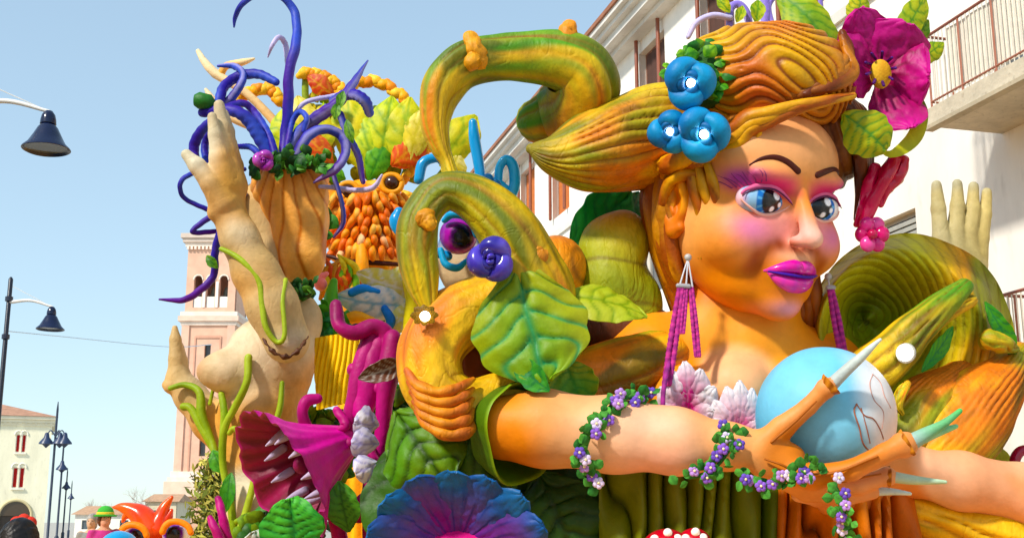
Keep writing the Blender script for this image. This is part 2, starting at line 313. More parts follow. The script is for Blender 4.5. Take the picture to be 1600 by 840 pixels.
# ---------------------------------------------------------------- white apartment block on the right
BF = 10.8; X = lambda u, v, w_: ST(u, BF-w_, v)
blk = thing('apartment_building', 'white apartment building with balconies and deep eaves behind the float', 'building', ST(20, BF+5, 0))
top = [(a, a+1.7, 11.0, 13.55) for a in (10.2, 13.7, 17.8, 21.5, 25.3, 29.0, 32.9, 36.6, 40.3)]
mid = [(a, a+1.5, 7.15, 9.5) for a in (9.6, 12.0, 21.7, 25.5, 29.2, 33.1, 36.8, 40.5)]
low = [(a, a+1.4, 4.9, 6.5) for a in (15.6, 19.6, 25.5, 29.2, 33.1)]
gnd = [(a, a+1.6, .9, 3.4) for a in (8.7, 11.7, 15.6, 19.6, 25.5, 29.2, 33.1, 38)]
g = G(); facade(g, X, 4, 45, 0, 14.1, top+mid+low+gnd, WHITE); box(g, (4, 0, -9), (45, 14.1, -.34), WHITE*.8, X); part('wall', g, blk, PLASTER, False)
for h in top: window(blk, X, h, hx('8a5a44'), hx('2a2622'), .24, 2, 0, hx('5a4038') if h[0] not in (36.6, 32.9) else hx('c8713a'))
for h in mid+low: window(blk, X, h, hx('b0aca2'), hx('5c6266'), .2, 1, 0)
for h in gnd: window(blk, X, h, hx('77706a'), hx('30343a'), .2, 1, 1)
for h in top:                                           # copper posts in front of the top floor openings
    for u in (h[0]+.12, h[1]-.12):
        q = G(); p0 = X(u, h[2], .12); p1 = X(u, 14.0, .12); tube(q, [tuple(p0)+(.05,), tuple(p1)+(.05,)], hx('8f4f36'), 8, 4); part('downpipe', q, blk, METAL)
for h in low[:2]:
    for k in range(14):
        q = G(); v = h[2]+.12+k*(h[3]-h[2]-.2)/14; bars(q, X, [(h[0]+.08, h[1]-.08, v, v+.07)], -.14, -.1, hx('a8a79d')); part('shutter_slat', q, blk, METAL, False)
g = G()
for v0, v1, w1 in ((13.86, 14.0, .35), (14.0, 14.22, .62), (14.22, 14.36, .78), (14.36, 14.5, .92)): bars(g, X, [(4.05, 44.95, v0, v1)], -.1, w1, hx('d9d6cf'))
part('cornice', g, blk, PLASTER, False)
g = G(); bars(g, X, [(4, 45, 14.5, 14.62)], -9.2, .98, hx('9c6a52')); rf = part('roof', g, blk, CONC, False)
g = G(); bars(g, X, [(4.05, 44.9, 10.35, 10.55)], -.05, .07, hx('dedad0')); part('string_course', g, blk, PLASTER, False)
def balcony(a0, a1, z, dep, rail):
    q = G(); bars(q, X, [(a0, a1, z-.24, z)], 0.002, dep, hx('c9bda6')); sl = part('balcony', q, blk, CONC, False)
    q = G(); bars(q, X, [(a0-.03, a1+.03, z-.30, z-.245)], dep-.10, dep+.04, hx('b3a68c')); part('drip_edge', q, sl, CONC, False)
    segs = [(X(a0+.05, z, dep-.06), X(a1-.05, z, dep-.06)), (X(a1-.05, z, .06), X(a1-.05, z, dep-.06)), (X(a0+.05, z, .06), X(a0+.05, z, dep-.06))]
    for p, q_ in segs:
        L = np.linalg.norm(q_-p); n = int(L/.085); up_ = A([0, 0, 1.])
        for hgt, rr, cc in ((rail, .022, hx('8e4a34')), (.1, .016, hx('a05c40'))):
            q = G(); tube(q, [tuple(p+up_*hgt)+(rr,), tuple(q_+up_*hgt)+(rr,)], cc, 8, 3); part('rail', q, sl, METAL)
        for k in range(n+1):
            b = p+(q_-p)*k/n; q = G(); rr = .009 if k % 8 else .016
            tube(q, [tuple(b+up_*.0)+(rr,), tuple(b+up_*rail)+(rr,)], hx('d8cfc0') if k % 8 else hx('a8674c'), 5, 2, cap=(0, 0)); part('baluster', q, sl, METAL)
    q = G(); Vg = A([[X(u, v, dep-.11) for v in np.linspace(z+.1, z+rail-.04, 3)] for u in np.linspace(a0+.1, a1-.45, 40)]); Vg += (A([math.sin(i*1.9) for i in range(40)])*.012)[:, None, None]*ST(0, 1, 0)
    sheet(q, Vg, .012, hx('ece4d2')); part('privacy_screen', q, sl, CLOTH)
balcony(6.5, 13.45, 7.25, 1.2, 1.06)
balcony(6.5, 12.6, 3.5, 1.0, 1.0)
# ---------------------------------------------------------------- houses across the street (out of view)
ob = thing('apartment_building', 'ochre three storey block across the street from the white one', 'building', ST(-10, -17, 0))
X2 = lambda u, v, w_: ST(u, -12+w_, v)
holes = [(a, a+1.4, z, z+2) for a in np.arange(-34, 14, 3.6) for z in (1.2, 4.6, 7.4)]
g = G(); facade(g, lambda u, v, w_: X2(u, v, w_), -38, 16.2, 0, 10.2, holes, hx('d8bf94')); box(g, (-38, 0, -9), (16.2, 10.2, -.32), hx('cdb48a'), X2); part('wall', g, ob, PLASTER, False)
g = G(); bars(g, X2, [(-38.3, 16.4, 10.2, 10.45)], -9.2, .5, hx('9c5a40')); part('roof', g, ob, CONC, False)
for h in holes[::2]:
    q = G(); bars(q, X2, [h], -.25, -.2, hx('4a5a50')); part('shutter', q, ob, METAL, False)
# ---------------------------------------------------------------- cream town house, far left
D = 96; s = D/F; XR = P(74, 760, D)[0]; X3 = lambda u, v, w_: A([XR-u*.932+w_*.362, D-u*.362-w_*.932, v])
hs = thing('town_house', 'cream house with arched doorway and red curtained windows', 'house', (XR-6, D+5, 0))
zp = lambda py: P(30, py, D)[2]
up = lambda px, py: XR-P(px, py, D)[0]
def twin(cx, cy, w_, h_): u = up(cx, cy); return [(u-w_/2*s, u-.05, zp(cy+h_/2), zp(cy-h_/2)), (u+.05, u+w_/2*s, zp(cy+h_/2), zp(cy-h_/2))]
wins = twin(36, 693, 15, 28)+twin(32, 746, 17, 32)
u0 = up(26, 815); dr = (u0-1.15, u0+1.15, .0, 2.2)
g = G(); facade(g, X3, 0, 15, 0, zp(655), wins+[dr], hx('f7efd0'), .3); box(g, (0, 0, -10), (15, zp(655), -.42), hx('f2e8c6'), X3)
part('wall', g, hs, PLASTER, False)
for h in wins:
    f_ = window(hs, X3, h, hx('f2eee2'), hx('3a3030'), .22, 0, 0, hx('c02828'))
    q = G(); bars(q, X3, [(h[0]-.05, h[1]+.05, h[2]-.14, h[2])], -.02, .14, hx('f4eedc')); part('sill', q, f_, PLASTER, False)
    q = G(); um = (h[0]+h[1])/2; r_ = (h[1]-h[0])/2+.1
    tube(q, [tuple(X3(um+r_*math.cos(t), h[3]+r_*math.sin(t)*1.2-.05, .03))+(.06,) for t in np.linspace(0, math.pi, 7)], hx('f4eedc'), 6, 14); part('arch_moulding', q, f_, PLASTER)
q = G(); tube(q, [tuple(X3(dr[0]-.05, 0, .03))+(.12,)]+[tuple(X3(u0+1.2*math.cos(t), 2.2+1.2*math.sin(t), .03))+(.12,) for t in np.linspace(math.pi, 0, 11)]+[tuple(X3(dr[1]+.05, 0, .03))+(.12,)], hx('d9c89a'), 8, 40); part('door_arch', q, hs, PLASTER)
q = G(); V = [X3(u0, 2.2, .02)]+[X3(u0+1.14*math.cos(t), 2.19+1.14*math.sin(t), .02) for t in np.linspace(0, math.pi, 15)]; q.add(V, [A([[0, i+1, i+2] for i in range(14)])], hx('4a3a2c')); part('fanlight', q, hs, GLASS, False)
q = G(); bars(q, X3, [dr], -.3, -.24, hx('3c3028')); part('door', q, hs, METAL, False)
q = G(); zt = zp(655)
for i, (v0, w1) in enumerate(((-.55, .1), (-.3, .22), (-.05, .4))): bars(q, X3, [(-.35+.1*(2-i), 15.3, zt+v0, zt+v0+.24)], -10, w1, hx('f1e8cc'))
for k in range(40): bars(q, X3, [(k*.38, k*.38+.17, zt-.42, zt-.31)], .0, .2, hx('f1e8cc'))
part('cornice', q, hs, PLASTER, False)
q = G(); pz = zt+.2; q.add([X3(-.4, pz, .5), X3(15.4, pz, .5), X3(15.4, pz, -10.4), X3(-.4, pz, -10.4), X3(5.5, pz+1.6, -4.6), X3(11, pz+1.6, -4.6)], [A([[0, 1, 5, 4], [2, 3, 4, 5]]), A([[1, 2, 5], [3, 0, 4]])], hx('b88a70')); part('roof', q, hs, CONC, False)
# ---------------------------------------------------------------- bell tower
D = 197; s = D/F
xl, xr = P(283, 560, D)[0], P(367, 500, D)[0]; W = xr-xl; zt = lambda py: P(320, py, D)[2]
X4 = lambda u, v, w_: A([xl+u, D-w_, v]); PINK, PALE = hx('e6b79c'), hx('f2dfce')
tw = thing('bell_tower', 'pink brick bell tower with triple arched belfry behind raised hand', 'tower', (xl+W/2, D+W/2, 0))
sl = [(W*.44, W*.56, zt(582), zt(538)), (W*.44, W*.56, zt(712), zt(670))]
g = G(); facade(g, X4, 0, W, 0, zt(487), sl, PINK, .6)
box(g, (0, 0, -W), (W, zt(487), -.7), PINK, X4); part('shaft', g, tw, BRICKM, False)
for h in sl: q = G(); bars(q, X4, [h], -.66, -.62, hx('3a3838')); part('slit_window', q, tw, GLASS, False)
for a, b in ((-.14, W*.13), (W*.87, W+.14)):
    q = G(); bars(q, X4, [(a, b, zt(740), zt(503))], -.2, .28, hx('e9bda4')); part('pilaster', q, tw, BRICKM, False)
for a, b in ((W*.24, W*.27), (W*.73, W*.76)):
    q = G(); bars(q, X4, [(a, b, zt(735), zt(525))], -.2, .16, hx('d8a288')); part('panel_moulding', q, tw, BRICKM, False)
q = G(); bars(q, X4, [(W*.27, W*.73, zt(528), zt(524))], -.2, .16, hx('d8a288')); part('panel_moulding', q, tw, BRICKM, False)
for y0, y1, e, c in ((508, 502, .35, PALE), (502, 494, .75, hx('eccab4')), (494, 487, .45, PALE), (745, 736, .5, PALE), (752, 745, .9, PALE), (775, 752, 1.3, hx('edcdb4'))):
    q = G(); box(q, (-e, zt(y0), -W-e), (W+e, zt(y1), e), c, X4); part('string_course', q, tw, BRICKM, False)
q = G(); box(q, (-.6, 0, -W-.6), (W+.6, zt(775), .6), hx('deb094'), X4); part('plinth', q, tw, BRICKM, False)
cw = W*.17; arches = [(W*.5+k*W*.25-cw/2, W*.5+k*W*.25+cw/2, zt(480), zt(430)) for k in (-1, 0, 1)]
g = G(); facade(g, X4, .15, W-.15, zt(487), zt(385), arches, PINK, 1.0)
for a in range(2): box(g, ((.15, W-.65)[a], zt(487), -W+.1), ((.65, W-.15)[a], zt(385), -1.02), PINK, X4)
box(g, (.15, zt(487), -W), (W-.15, zt(385), -W+.5), PINK, X4)
part('belfry', g, tw, BRICKM, False)
for h in arches:
    um = (h[0]+h[1])/2; r_ = cw/2; n = 12
    q = G()                                             # round head of the opening: spandrel left and right
    for sg in (-1, 1):
        arc = [X4(um+sg*r_*math.cos(t), h[3]-r_+r_*math.sin(t), .03) for t in np.linspace(0, math.pi/2, n)]
        V = [X4(um+sg*(r_+.02), h[3]+.02, .03)]+arc; q.add(V, [A([[0, i+1, i+2] for i in range(n-1)])], PINK)
    part('arch_head', q, tw, BRICKM, False)
    q = G(); tube(q, [tuple(X4(um+r_*1.05*math.cos(t), h[3]-r_+r_*1.05*math.sin(t), .05))+(.14,) for t in np.linspace(0, math.pi, 9)], PALE, 6, 18); part('arch_moulding', q, tw, BRICKM)
    q = G(); bars(q, X4, [(h[0]+.05, h[1]-.05, h[2], h[2]+1.9)], -.35, -.2, hx('f0eae0')); part('parapet', q, tw, PLASTER, False)
    q = G(); lathe(q, [(.05, 1.6), (.3, 1.5), (.42, .9), (.55, .3), (.78, 0), (.7, .05), (.05, .2)], hx('6a6f60'), X4(um, h[2]+2.3, -2.2), n=16); part('bell', q, tw, METAL)
for k in (-.5, .5):
    q = G(); u = W*.5+k*W*.25; bars(q, X4, [(u-.22, u+.22, zt(480), zt(440))], -.1, .12, hx('f2ece4')); part('column', q, tw, PLASTER, False)
for y0, y1, e in ((385, 379, .3), (379, 373, .7), (373, 366, 1.0)):
    q = G(); box(q, (-e, zt(y0), -W-e), (W+e, zt(y1), e), hx('d8c4b4') if e > .5 else PALE, X4); part('cornice', q, tw, BRICKM, False)
for k in range(14):
    q = G(); u = k*W/13.5; bars(q, X4, [(u, u+.34, zt(390), zt(385))], 0, .5, PALE); part('dentil', q, tw, BRICKM, False)
q = G(); zz = zt(366); q.add([X4(-.5, zz, .5), X4(W+.5, zz, .5), X4(W+.5, zz, -W-.5), X4(-.5, zz, -W-.5), X4(W/2, zz+1.6, -W/2)], [A([[0, 1, 4], [1, 2, 4], [2, 3, 4], [3, 0, 4]])], hx('b07860')); part('roof', q, tw, CONC, False)
# ---------------------------------------------------------------- low far houses and garden wall
for i, (x0, x1, yt, D, c, lab) in enumerate(((226, 275, 783, 150, 'e8d8b8', 'low cream house with tiled roof at foot of bell tower'), (118, 215, 803, 140, 'efe9dc', 'long low white shed beyond the street lamps'))):
    a, b = P(x0, 800, D)[0], P(x1, 800, D)[0]; z = P(0, yt, D)[2]; t = thing('low_house', lab, 'house', ((a+b)/2, D+4, 0)); q = G(); Xh = lambda u, v, w_: A([a+u, D-w_, v])
    hl = [(u, u+1, z*.35, z*.75) for u in np.arange(.8, b-a-1.2, 2.2)]
    facade(q, Xh, 0, b-a, 0, z, hl, hx(c)); box(q, (0, 0, -7), (b-a, z, -.3), hx(c), Xh); part('wall', q, t, PLASTER, False)
    for h in hl: q = G(); bars(q, Xh, [h], -.25, -.2, hx('556066')); part('window', q, t, GLASS, False)
    q = G(); q.add([Xh(-.4, z, .4), Xh(b-a+.4, z, .4), Xh(b-a+.4, z, -7.4), Xh(-.4, z, -7.4), Xh(0, z+1., -3.5), Xh(b-a, z+1., -3.5)], [A([[0, 1, 5, 4], [2, 3, 4, 5]]), A([[1, 2, 5], [3, 0, 4]])], hx('c09878')); part('roof', q, t, CONC, False)
# ---------------------------------------------------------------- bare trees
def bare_tree(px, D, ptop, lab, seed):
    rg = np.random.RandomState(seed); base = P(px, 815, D); base[2] = 0; H = P(px, ptop, D)[2]
    t = thing('bare_tree', lab, 'tree', base, 'leafless trees at the far end of the street'); tr, cr = G(), G(); c = hx('b9a89a')
    def grow(p, d, L, r, k):
        q = p+d*L; mid_ = (p+q)/2+rg.normal(size=3)*L*.06
        tube(tr if k < 2 else cr, [tuple(p)+(r,), tuple(mid_)+(r*.85,), tuple(q)+(r*.7,)], c, 5 if k < 3 else 3, 4, cap=(0, 0))
        if k >= 6: return
        for _ in range(3 if k < 5 else 2):
            nd = nrm(d*.75+rg.normal(size=3)*.42+A([0, 0, .18])); grow(p+d*L*(.55+.45*rg.rand()), nd, L*(.66+.2*rg.rand()), r*.6, k+1)
    grow(A(base), A([0, 0, 1.]), H*.28, H*.018, 0)
    part('trunk', tr, t, CONC); part('crown', cr, t, CONC)
bare_tree(218, 150, 752, 'bare leafless tree beside the bell tower', 3); bare_tree(150, 155, 764, 'smaller bare leafless tree between the lamps and the tower', 8)
# ---------------------------------------------------------------- yellow-green shrub tree in front of the tower
def leafy(px, D, ptop, rad, lab, cols, n, seed, pbase=1300):
    rg = np.random.RandomState(seed); base = P(px, 815, D); base[2] = 0; H = P(px, ptop, D)[2]; t = thing('evergreen_tree', lab, 'tree', base)
    tr = G(); tube(tr, [tuple(base)+(.14,), tuple(base+A([.05, 0, H*.5]))+(.09,), tuple(base+A([0, 0, H*.97]))+(.02,)], hx('6a5238'), 8)
    cr = G(); Vs, Fs, Cs = [], [], []
    for i in range(46):
        z = H*(.12+.84*i/46); L = rad*(1.05-.75*z/H)*(.7+.5*rg.rand()); an = i*2.4; d = A([math.cos(an), math.sin(an), .45])*L
        p0 = base+A([0, 0, z]); tube(tr, [tuple(p0)+(.03,), tuple(p0+d*.6)+(.02,), tuple(p0+d)+(.008,)], hx('6a5238'), 5, 5)
        for j in range(n):
            c = p0+d*(.2+.85*rg.rand())+rg.normal(size=3)*.13; a, b = nrm(rg.normal(size=3)), nrm(rg.normal(size=3)); l = .16*(.6+.7*rg.rand())
            Vs += [c-a*l, c+b*l*.33, c+a*l, c-b*l*.33]; col = cols[rg.randint(len(cols))]*(.75+.5*rg.rand()); Cs += [col]*4
    k = len(Vs)//4; cr.add(A(Vs), [np.arange(4*k).reshape(k, 4)], A(Cs)); part('trunk', tr, t, CONC); o = part('crown', cr, t, FOAM, False)
leafy(335, 34, 712, 1.1, 'yellow green leafy tree between bell tower and beige figure', [hx('a8a03a'), hx('7f8a30'), hx('c8b850'), hx('5f6a2a')], 42, 5)
# ---------------------------------------------------------------- street lamps
NAVY = hx('141c3a')
def lamp(D, bx, by, px_, py_, lab, R_=.31):
    b = P(bx, by, D); pb = P(px_, py_, D); base = A([pb[0], D, 0]); t = thing('street_lamp', lab, 'street lamp', base, 'bell lamps along the street'); zt_ = pb[2]
    q = G(); lathe(q, [(.16, 0), (.16, .5), (.1, .6), (.075, .7), (.07, 3), (.055, 3.05), (.05, zt_), (.02, zt_+.05)], hx('1c2030'), base, n=12); part('pole', q, t, METAL)
    for z in (3.05, zt_-.45, zt_-1.3): q = G(); lathe(q, [(.05, -.06), (.085, -.05), (.085, .05), (.05, .06)], hx('252b40'), base+A([0, 0, z]), n=12); part('collar', q, t, METAL)
    atop = A([pb[0], D, b[2]+.16]); q = G(); tube(q, [tuple(atop)+(.04,), tuple((atop+b)/2+A([0, 0, .12]))+(.034,), tuple(b+A([0, 0, .06]))+(.024,)], hx('e8e6e0'), 8); part('arm', q, t, METAL)
    q = G(); tube(q, [tuple(A([pb[0], D, b[2]+.55]))+(.008,), tuple(b+A([-.05, 0, .08]))+(.008,)], hx('d8d8d6'), 5, 3); part('stay_wire', q, t, METAL)
    q = G(); k = R_/.31
    lathe(q, [(.02, .06), (.05, .05), (.085, .0), (.10, -.06), (.105, -.12), (.09, -.125), (.13, -.17), (.18, -.27), (.24, -.38), (.30, -.435), (.31, -.455), (.30, -.46), (.26, -.43), (.15, -.30)], NAVY, b, n=32); sh = part('lamp_shade', q, t, GLOSS)
    q = G(); lathe(q, [(.001, -.43), (.2, -.425), (.265, -.43), (.2, -.40), (.001, -.38)], hx('45505c'), b, n=28); part('lens', q, sh, GLASS)
lamp(14.6, 76, 181, -52, 150, 'large navy bell street lamp on white arm, highest in the street')
lamp(26, 81, 483, 17, 436, 'navy bell street lamp on slim dark post beside cream house')
def far_lamp(px, ptop, pl, D, lab, arms):
    b = P(px, ptop, D); base = A([b[0], D, 0]); zl = P(px, pl, D)[2]; t = thing('lamp_post', lab, 'street lamp', base, 'distant lamp posts down the street')
    q = G(); lathe(q, [(.14, 0), (.14, .8), (.075, .9), (.06, b[2]-.4), (.02, b[2])], hx('30384a'), base, n=8); part('post', q, t, METAL)
    for dx in arms:
        c = A([b[0]+dx, D, zl]); q = G()
        if dx: tube(q, [tuple(A([b[0], D, zl+.1]))+(.04,), tuple(A([b[0]+dx*.6, D, zl+.4]))+(.035,), tuple(c+A([0, 0, .15]))+(.03,)], hx('4a5468'), 6); part('arm', q, t, METAL)
        q = G(); lathe(q, [(.03, .3), (.1, .25), (.14, .05), (.36, -.22), (.38, -.3), (.2, -.32), (.02, -.5)], hx('2a3858'), c, n=12); part('lantern', q, t, METAL)
far_lamp(91, 627, 684, 62, 'tall grey lamp post with crossing arms in front of cream house', (-.45, .25, .5))
far_lamp(100, 690, 726, 76, 'blue lamp post with single lantern behind the tall grey post', (0,))
far_lamp(106, 730, 757, 104, 'slim lamp post next along from the blue post', (0,))
far_lamp(113, 750, 774, 133, 'farthest thin lamp post at the end of the row', (0,))
q = G(); p0, p1 = P(11, 517, 26), P(330, 538, 120)
tube(q, [tuple(p0)+(.012,), tuple((p0+p1)/2-A([0, 0, .3]))+(.025,), tuple(p1)+(.05,)], hx('b8c4cc'), 5, 12); solo('overhead_cable', q, METAL, 'thin overhead cable running from dark lamp post toward bell tower', 'cable')
# ================================================================ THE FLOAT
YEL, OLV, GRN, ORG, BRN, LIME = hx('e2b21c'), hx('8f9420'), hx('4f8a1e'), hx('e07a14'), hx('7a3a10'), hx('a9b82a')
PK, MAG, SKN, PEACH = hx('e58fa8'), hx('c4187c'), hx('e8a468'), hx('efb078')
# platform
g = G(); box(g, (6.2, -3.6, .55), (24, 9.0, 1.25), hx('d8a868'), lambda a, b, z: ST(a+2, b, z))
dk = thing('float_platform', 'broad ochre carnival float platform carrying all the painted figures', 'float', ST(15, 3, 0)); part('deck', g, dk, PAINT, False)
for a in (9.5, 21.5):
    for b in (-2.6, 8.0):
        q = G(); lathe(q, [(.1, -.16), (.46, -.15), (.52, -.1), (.52, .1), (.46, .15), (.1, .16)], hx('1c1c1e'), ST(a, b, .52), ST(0, 1, 0), 24); wq = part('wheel', q, dk, FOAM)
        q = G(); lathe(q, [(.05, -.19), (.26, -.18), (.28, -.1), (.28, .1), (.26, .18), (.05, .19)], hx('8a8a8c'), ST(a, b, .52), ST(0, 1, 0), 16); part('rim', q, wq, METAL)
DECKZ = 1.25
def streak(t, a, sc, seed): return sn(np.stack([np.cos(a)*1.2, np.sin(a)*1.2, t*1.1], -1), sc, seed)
def rootcol(seed, green=0., org=0., brn=.5, sc=1.5):
    def f(t, a, V):
        n1 = sn(V, sc, seed)+.45*streak(t, a, 4.5, seed); n2 = sn(V, sc*1.7, seed+5)+.5*streak(t, a, 5.5, seed+1); n3 = sn(V, sc*.8, seed+9)+.4*streak(t, a, 5., seed+2)
        c = mix(YEL, OLV, sst(-.4, .9, n1+green)); c = mix(c, ORG, sst(.0, 1.1, n2+org)); c = mix(c, GRN, sst(.35, 1.2, n3+green-.1)); c = mix(c, hx('4a5c16'), sst(.55, 1.2, sn(V, sc*2.1, seed+21)+.5*streak(t, a, 6, seed+6)+.5*green)*.75); c = mix(c, hx('f0c832'), sst(.5, 1.2, sn(V, sc*1.9, seed+31)+.4*streak(t, a, 7, seed+8))*.7); return mix(c, hx('8a5a14'), sst(.7, 1.4, streak(t, a, 9, seed+4))*.6)
    return f
def rphase(t, a, k, wob, seed): return k*a+wob*np.sin(5*t+seed)+1.6*np.sin(2*a+9*t+seed)+1.1*np.sin(3*a-5*t+2*seed)
def rfade(t, a, seed): return sst(-.5, .6, np.sin(2*a+4*t+seed)+.8*np.sin(7*t-a*3+seed*2))
def ridged(k, amp, wob=1.5, seed=0, k2=0, amp2=0):
    def f(t, a):
        ph = rphase(t, a, k, wob, seed); r = 1+amp*(np.abs(np.sin(ph/2))*2-1.3)*(.25+.9*rfade(t, a, seed))+.035*np.sin(11*t+2*np.sin(a+seed))+.03*np.sin(3*a+6*t+seed)
        if amp2: r = r+amp2*np.sin(k2*t+2*np.sin(a+seed))
        return r
    return f
def rcol(base, k, wob=1.5, seed=0, dark=None, strength=.55):   # brush the grooves of ridged() with a darker paint
    def f(t, a, V):
        c = base(t, a, V); v = 1-np.abs(np.sin(rphase(t, a, k, wob, seed)/2))
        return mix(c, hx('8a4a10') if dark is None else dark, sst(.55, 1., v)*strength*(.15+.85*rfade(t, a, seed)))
    return f
# ---------------------------------------------------------------- woman: head
HD = 12.0; HC = P(1172, 323, HD); HC0 = P(1174, 332, HD); HS = S(HD); hr, hu, hf = frame(1174, 332)
YAW, ROLL, NOD = R(37), R(10), R(-2)
cy_, sy_ = math.cos(YAW), math.sin(YAW); cr_, sr_ = math.cos(ROLL), math.sin(ROLL); cn_, sn_ = math.cos(NOD), math.sin(NOD)
def H2W(p):                                             # head space (px units: x right, y back, z up) -> world
    p = np.atleast_2d(A(p, float)); x, y, z = p[:, 0], p[:, 1], p[:, 2]
    y, z = y*cn_-z*sn_, y*sn_+z*cn_
    x, y = x*cy_-y*sy_, x*sy_+y*cy_
    x, z = x*cr_+z*sr_, -x*sr_+z*cr_
    return HC+HS*(x[:, None]*hr+z[:, None]*hu+y[:, None]*hf)
def H1(p): return H2W(p)[0]
def mir(p, c, r): q = p.copy(); q[:, 0] = np.abs(q[:, 0]); return sell(q, c, r)
EYE = A([54., -117., 10.])
def f_head(p):
    m = p.copy(); m[:, 0] = np.abs(m[:, 0])
    d = sell(p, (0, 20, 50), (121, 138, 122))
    d = smin(d, sell(p, (0, -8, -25), (124, 116, 135)), 26)
    d = smin(d, sell(p, (0, -54, 74), (106, 72, 76)), 26)
    d = smin(d, sell(m, (68, -66, -52), (52, 50, 48)), 22)
    d = smin(d, sell(p, (0, -45, -118), (80, 76, 50)), 24)
    d = smin(d, sell(p, (0, -96, -142), (36, 30, 30)), 18)
    d = smin(d, sell(p, (0, -104, -88), (46, 34, 36)), 18)
    d = smin(d, sell(m, (46, -112, 48), (40, 16, 14)), 14)                      # brow ridge
    d = smax(d, -sell(m, (54, -140, 8), (42, 34, 24)), 12)                      # eye sockets
    n = scap(p, (0, -122, 24), (0, -152, -36), 9, 15); n = smin(n, sell(p, (0, -157, -43), (16, 17, 14)), 9); n = smin(n, sell(m, (15, -142, -48), (10, 13, 9)), 7)
    d = smin(d, n, 12)
    d = smax(d, -sell(m, (9, -157, -60), (6, 10, 6)), 3)                        # nostrils
    d = smax(d, -scap(m, (0, -146, -62), (0, -142, -74), 4, 5), 6)              # philtrum
    return d
V, Fq = nets(f_head, (-150, -200, -200), (150, 180, 195), 3.0)
x, y, z = V.T; ax = np.abs(x); fr = sst(-20, -80, y)
c = np.tile(hx('f09a44'), (len(V), 1)); c = mix(c, hx('f0ae6c'), sst(.1, .8, sn(V, .012, 2)))
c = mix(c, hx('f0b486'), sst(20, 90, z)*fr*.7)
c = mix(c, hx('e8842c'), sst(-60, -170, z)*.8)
c = mix(c, hx('f0909c'), np.exp(-((ax-56)/42)**2-((z+36)/34)**2)*fr*.9)       # rouge
c = mix(c, hx('dd7fb4'), np.exp(-((ax-80)/25)**2-((z+36)/19)**2)*fr*.7)
c = mix(c, hx('f4a6a4'), np.exp(-((ax-22)/26)**2-((z+30)/30)**2)*fr*.7)
for (xa, za), (xb, zb), wdt, stg in (((24, -54), (44, -62), 8, .85), ((44, -62), (62, -76), 10, .8), ((62, -76), (64, -98), 12, .85), ((64, -98), (56, -112), 11, .5)):
    tt = np.clip(((ax-xa)*(xb-xa)+(z-za)*(zb-za))/((xb-xa)**2+(zb-za)**2), 0, 1); dd_ = np.hypot(ax-xa-tt*(xb-xa), z-za-tt*(zb-za)); c = mix(c, hx('b5562a'), np.exp(-(dd_/wdt)**2)*fr*stg*.75)
c = mix(c, hx('f6c9b8'), np.exp(-(x/16)**2-((z+38)/20)**2)*fr*.7)
c = mix(c, hx('e0457e'), np.exp(-((ax-56)/46)**4-((z-33)/17)**2)*fr)           # eye shadow
c = mix(c, hx('9a3a9c'), np.exp(-((ax-92)/20)**2-((z-38)/16)**2)*fr*.9)
c = mix(c, hx('c02a5c'), np.exp(-((ax-54)/42)**4-((z-24)/7)**2)*fr*.8)
c = mix(c, hx('b0542a'), np.exp(-((ax-56)/13)**2-((z+90)/16)**2)*fr*.9)      # laugh lines
c = mix(c, hx('96401e'), np.exp(-((ax-30)/9)**2-((z+56-(ax-30)*.35)/10)**2)*fr*.85); c = mix(c, hx('b8602a'), np.exp(-((ax-44)/12)**2-((z+72)/13)**2)*fr*.6)
c = mix(c, hx('a03a30'), np.exp(-((ax-9)/8)**2-((z+60)/6)**2)*fr*.8)
c = mix(c, hx('e89ab8'), np.exp(-((x)/30)**2-((z+150)/13)**2)*fr*.7)
c = mix(c, hx('f1c9a6'), np.exp(-((x)/26)**2-((z+72)/9)**2)*fr*.8)
c = mix(c, hx('d06a50'), np.exp(-((x)/34)**2-((z+126)/7)**2)*fr*.5)
woman = thing('woman_figure', 'giant painted woman with golden hair and blue eyes holding a pale blue ball', 'sculpture', (HC[0], HC[1]+.4, DECKZ))
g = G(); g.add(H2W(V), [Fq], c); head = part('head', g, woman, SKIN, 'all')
def surf(x, z, off=0.):                                 # front surface of the face at head-space x,z
    lo, hi = -210., -20.
    for _ in range(18):
        m_ = (lo+hi)/2
        if f_head(A([[x, m_, z]]))[0] < 0: hi = m_
        else: lo = m_
    return A([x, hi-off, z])
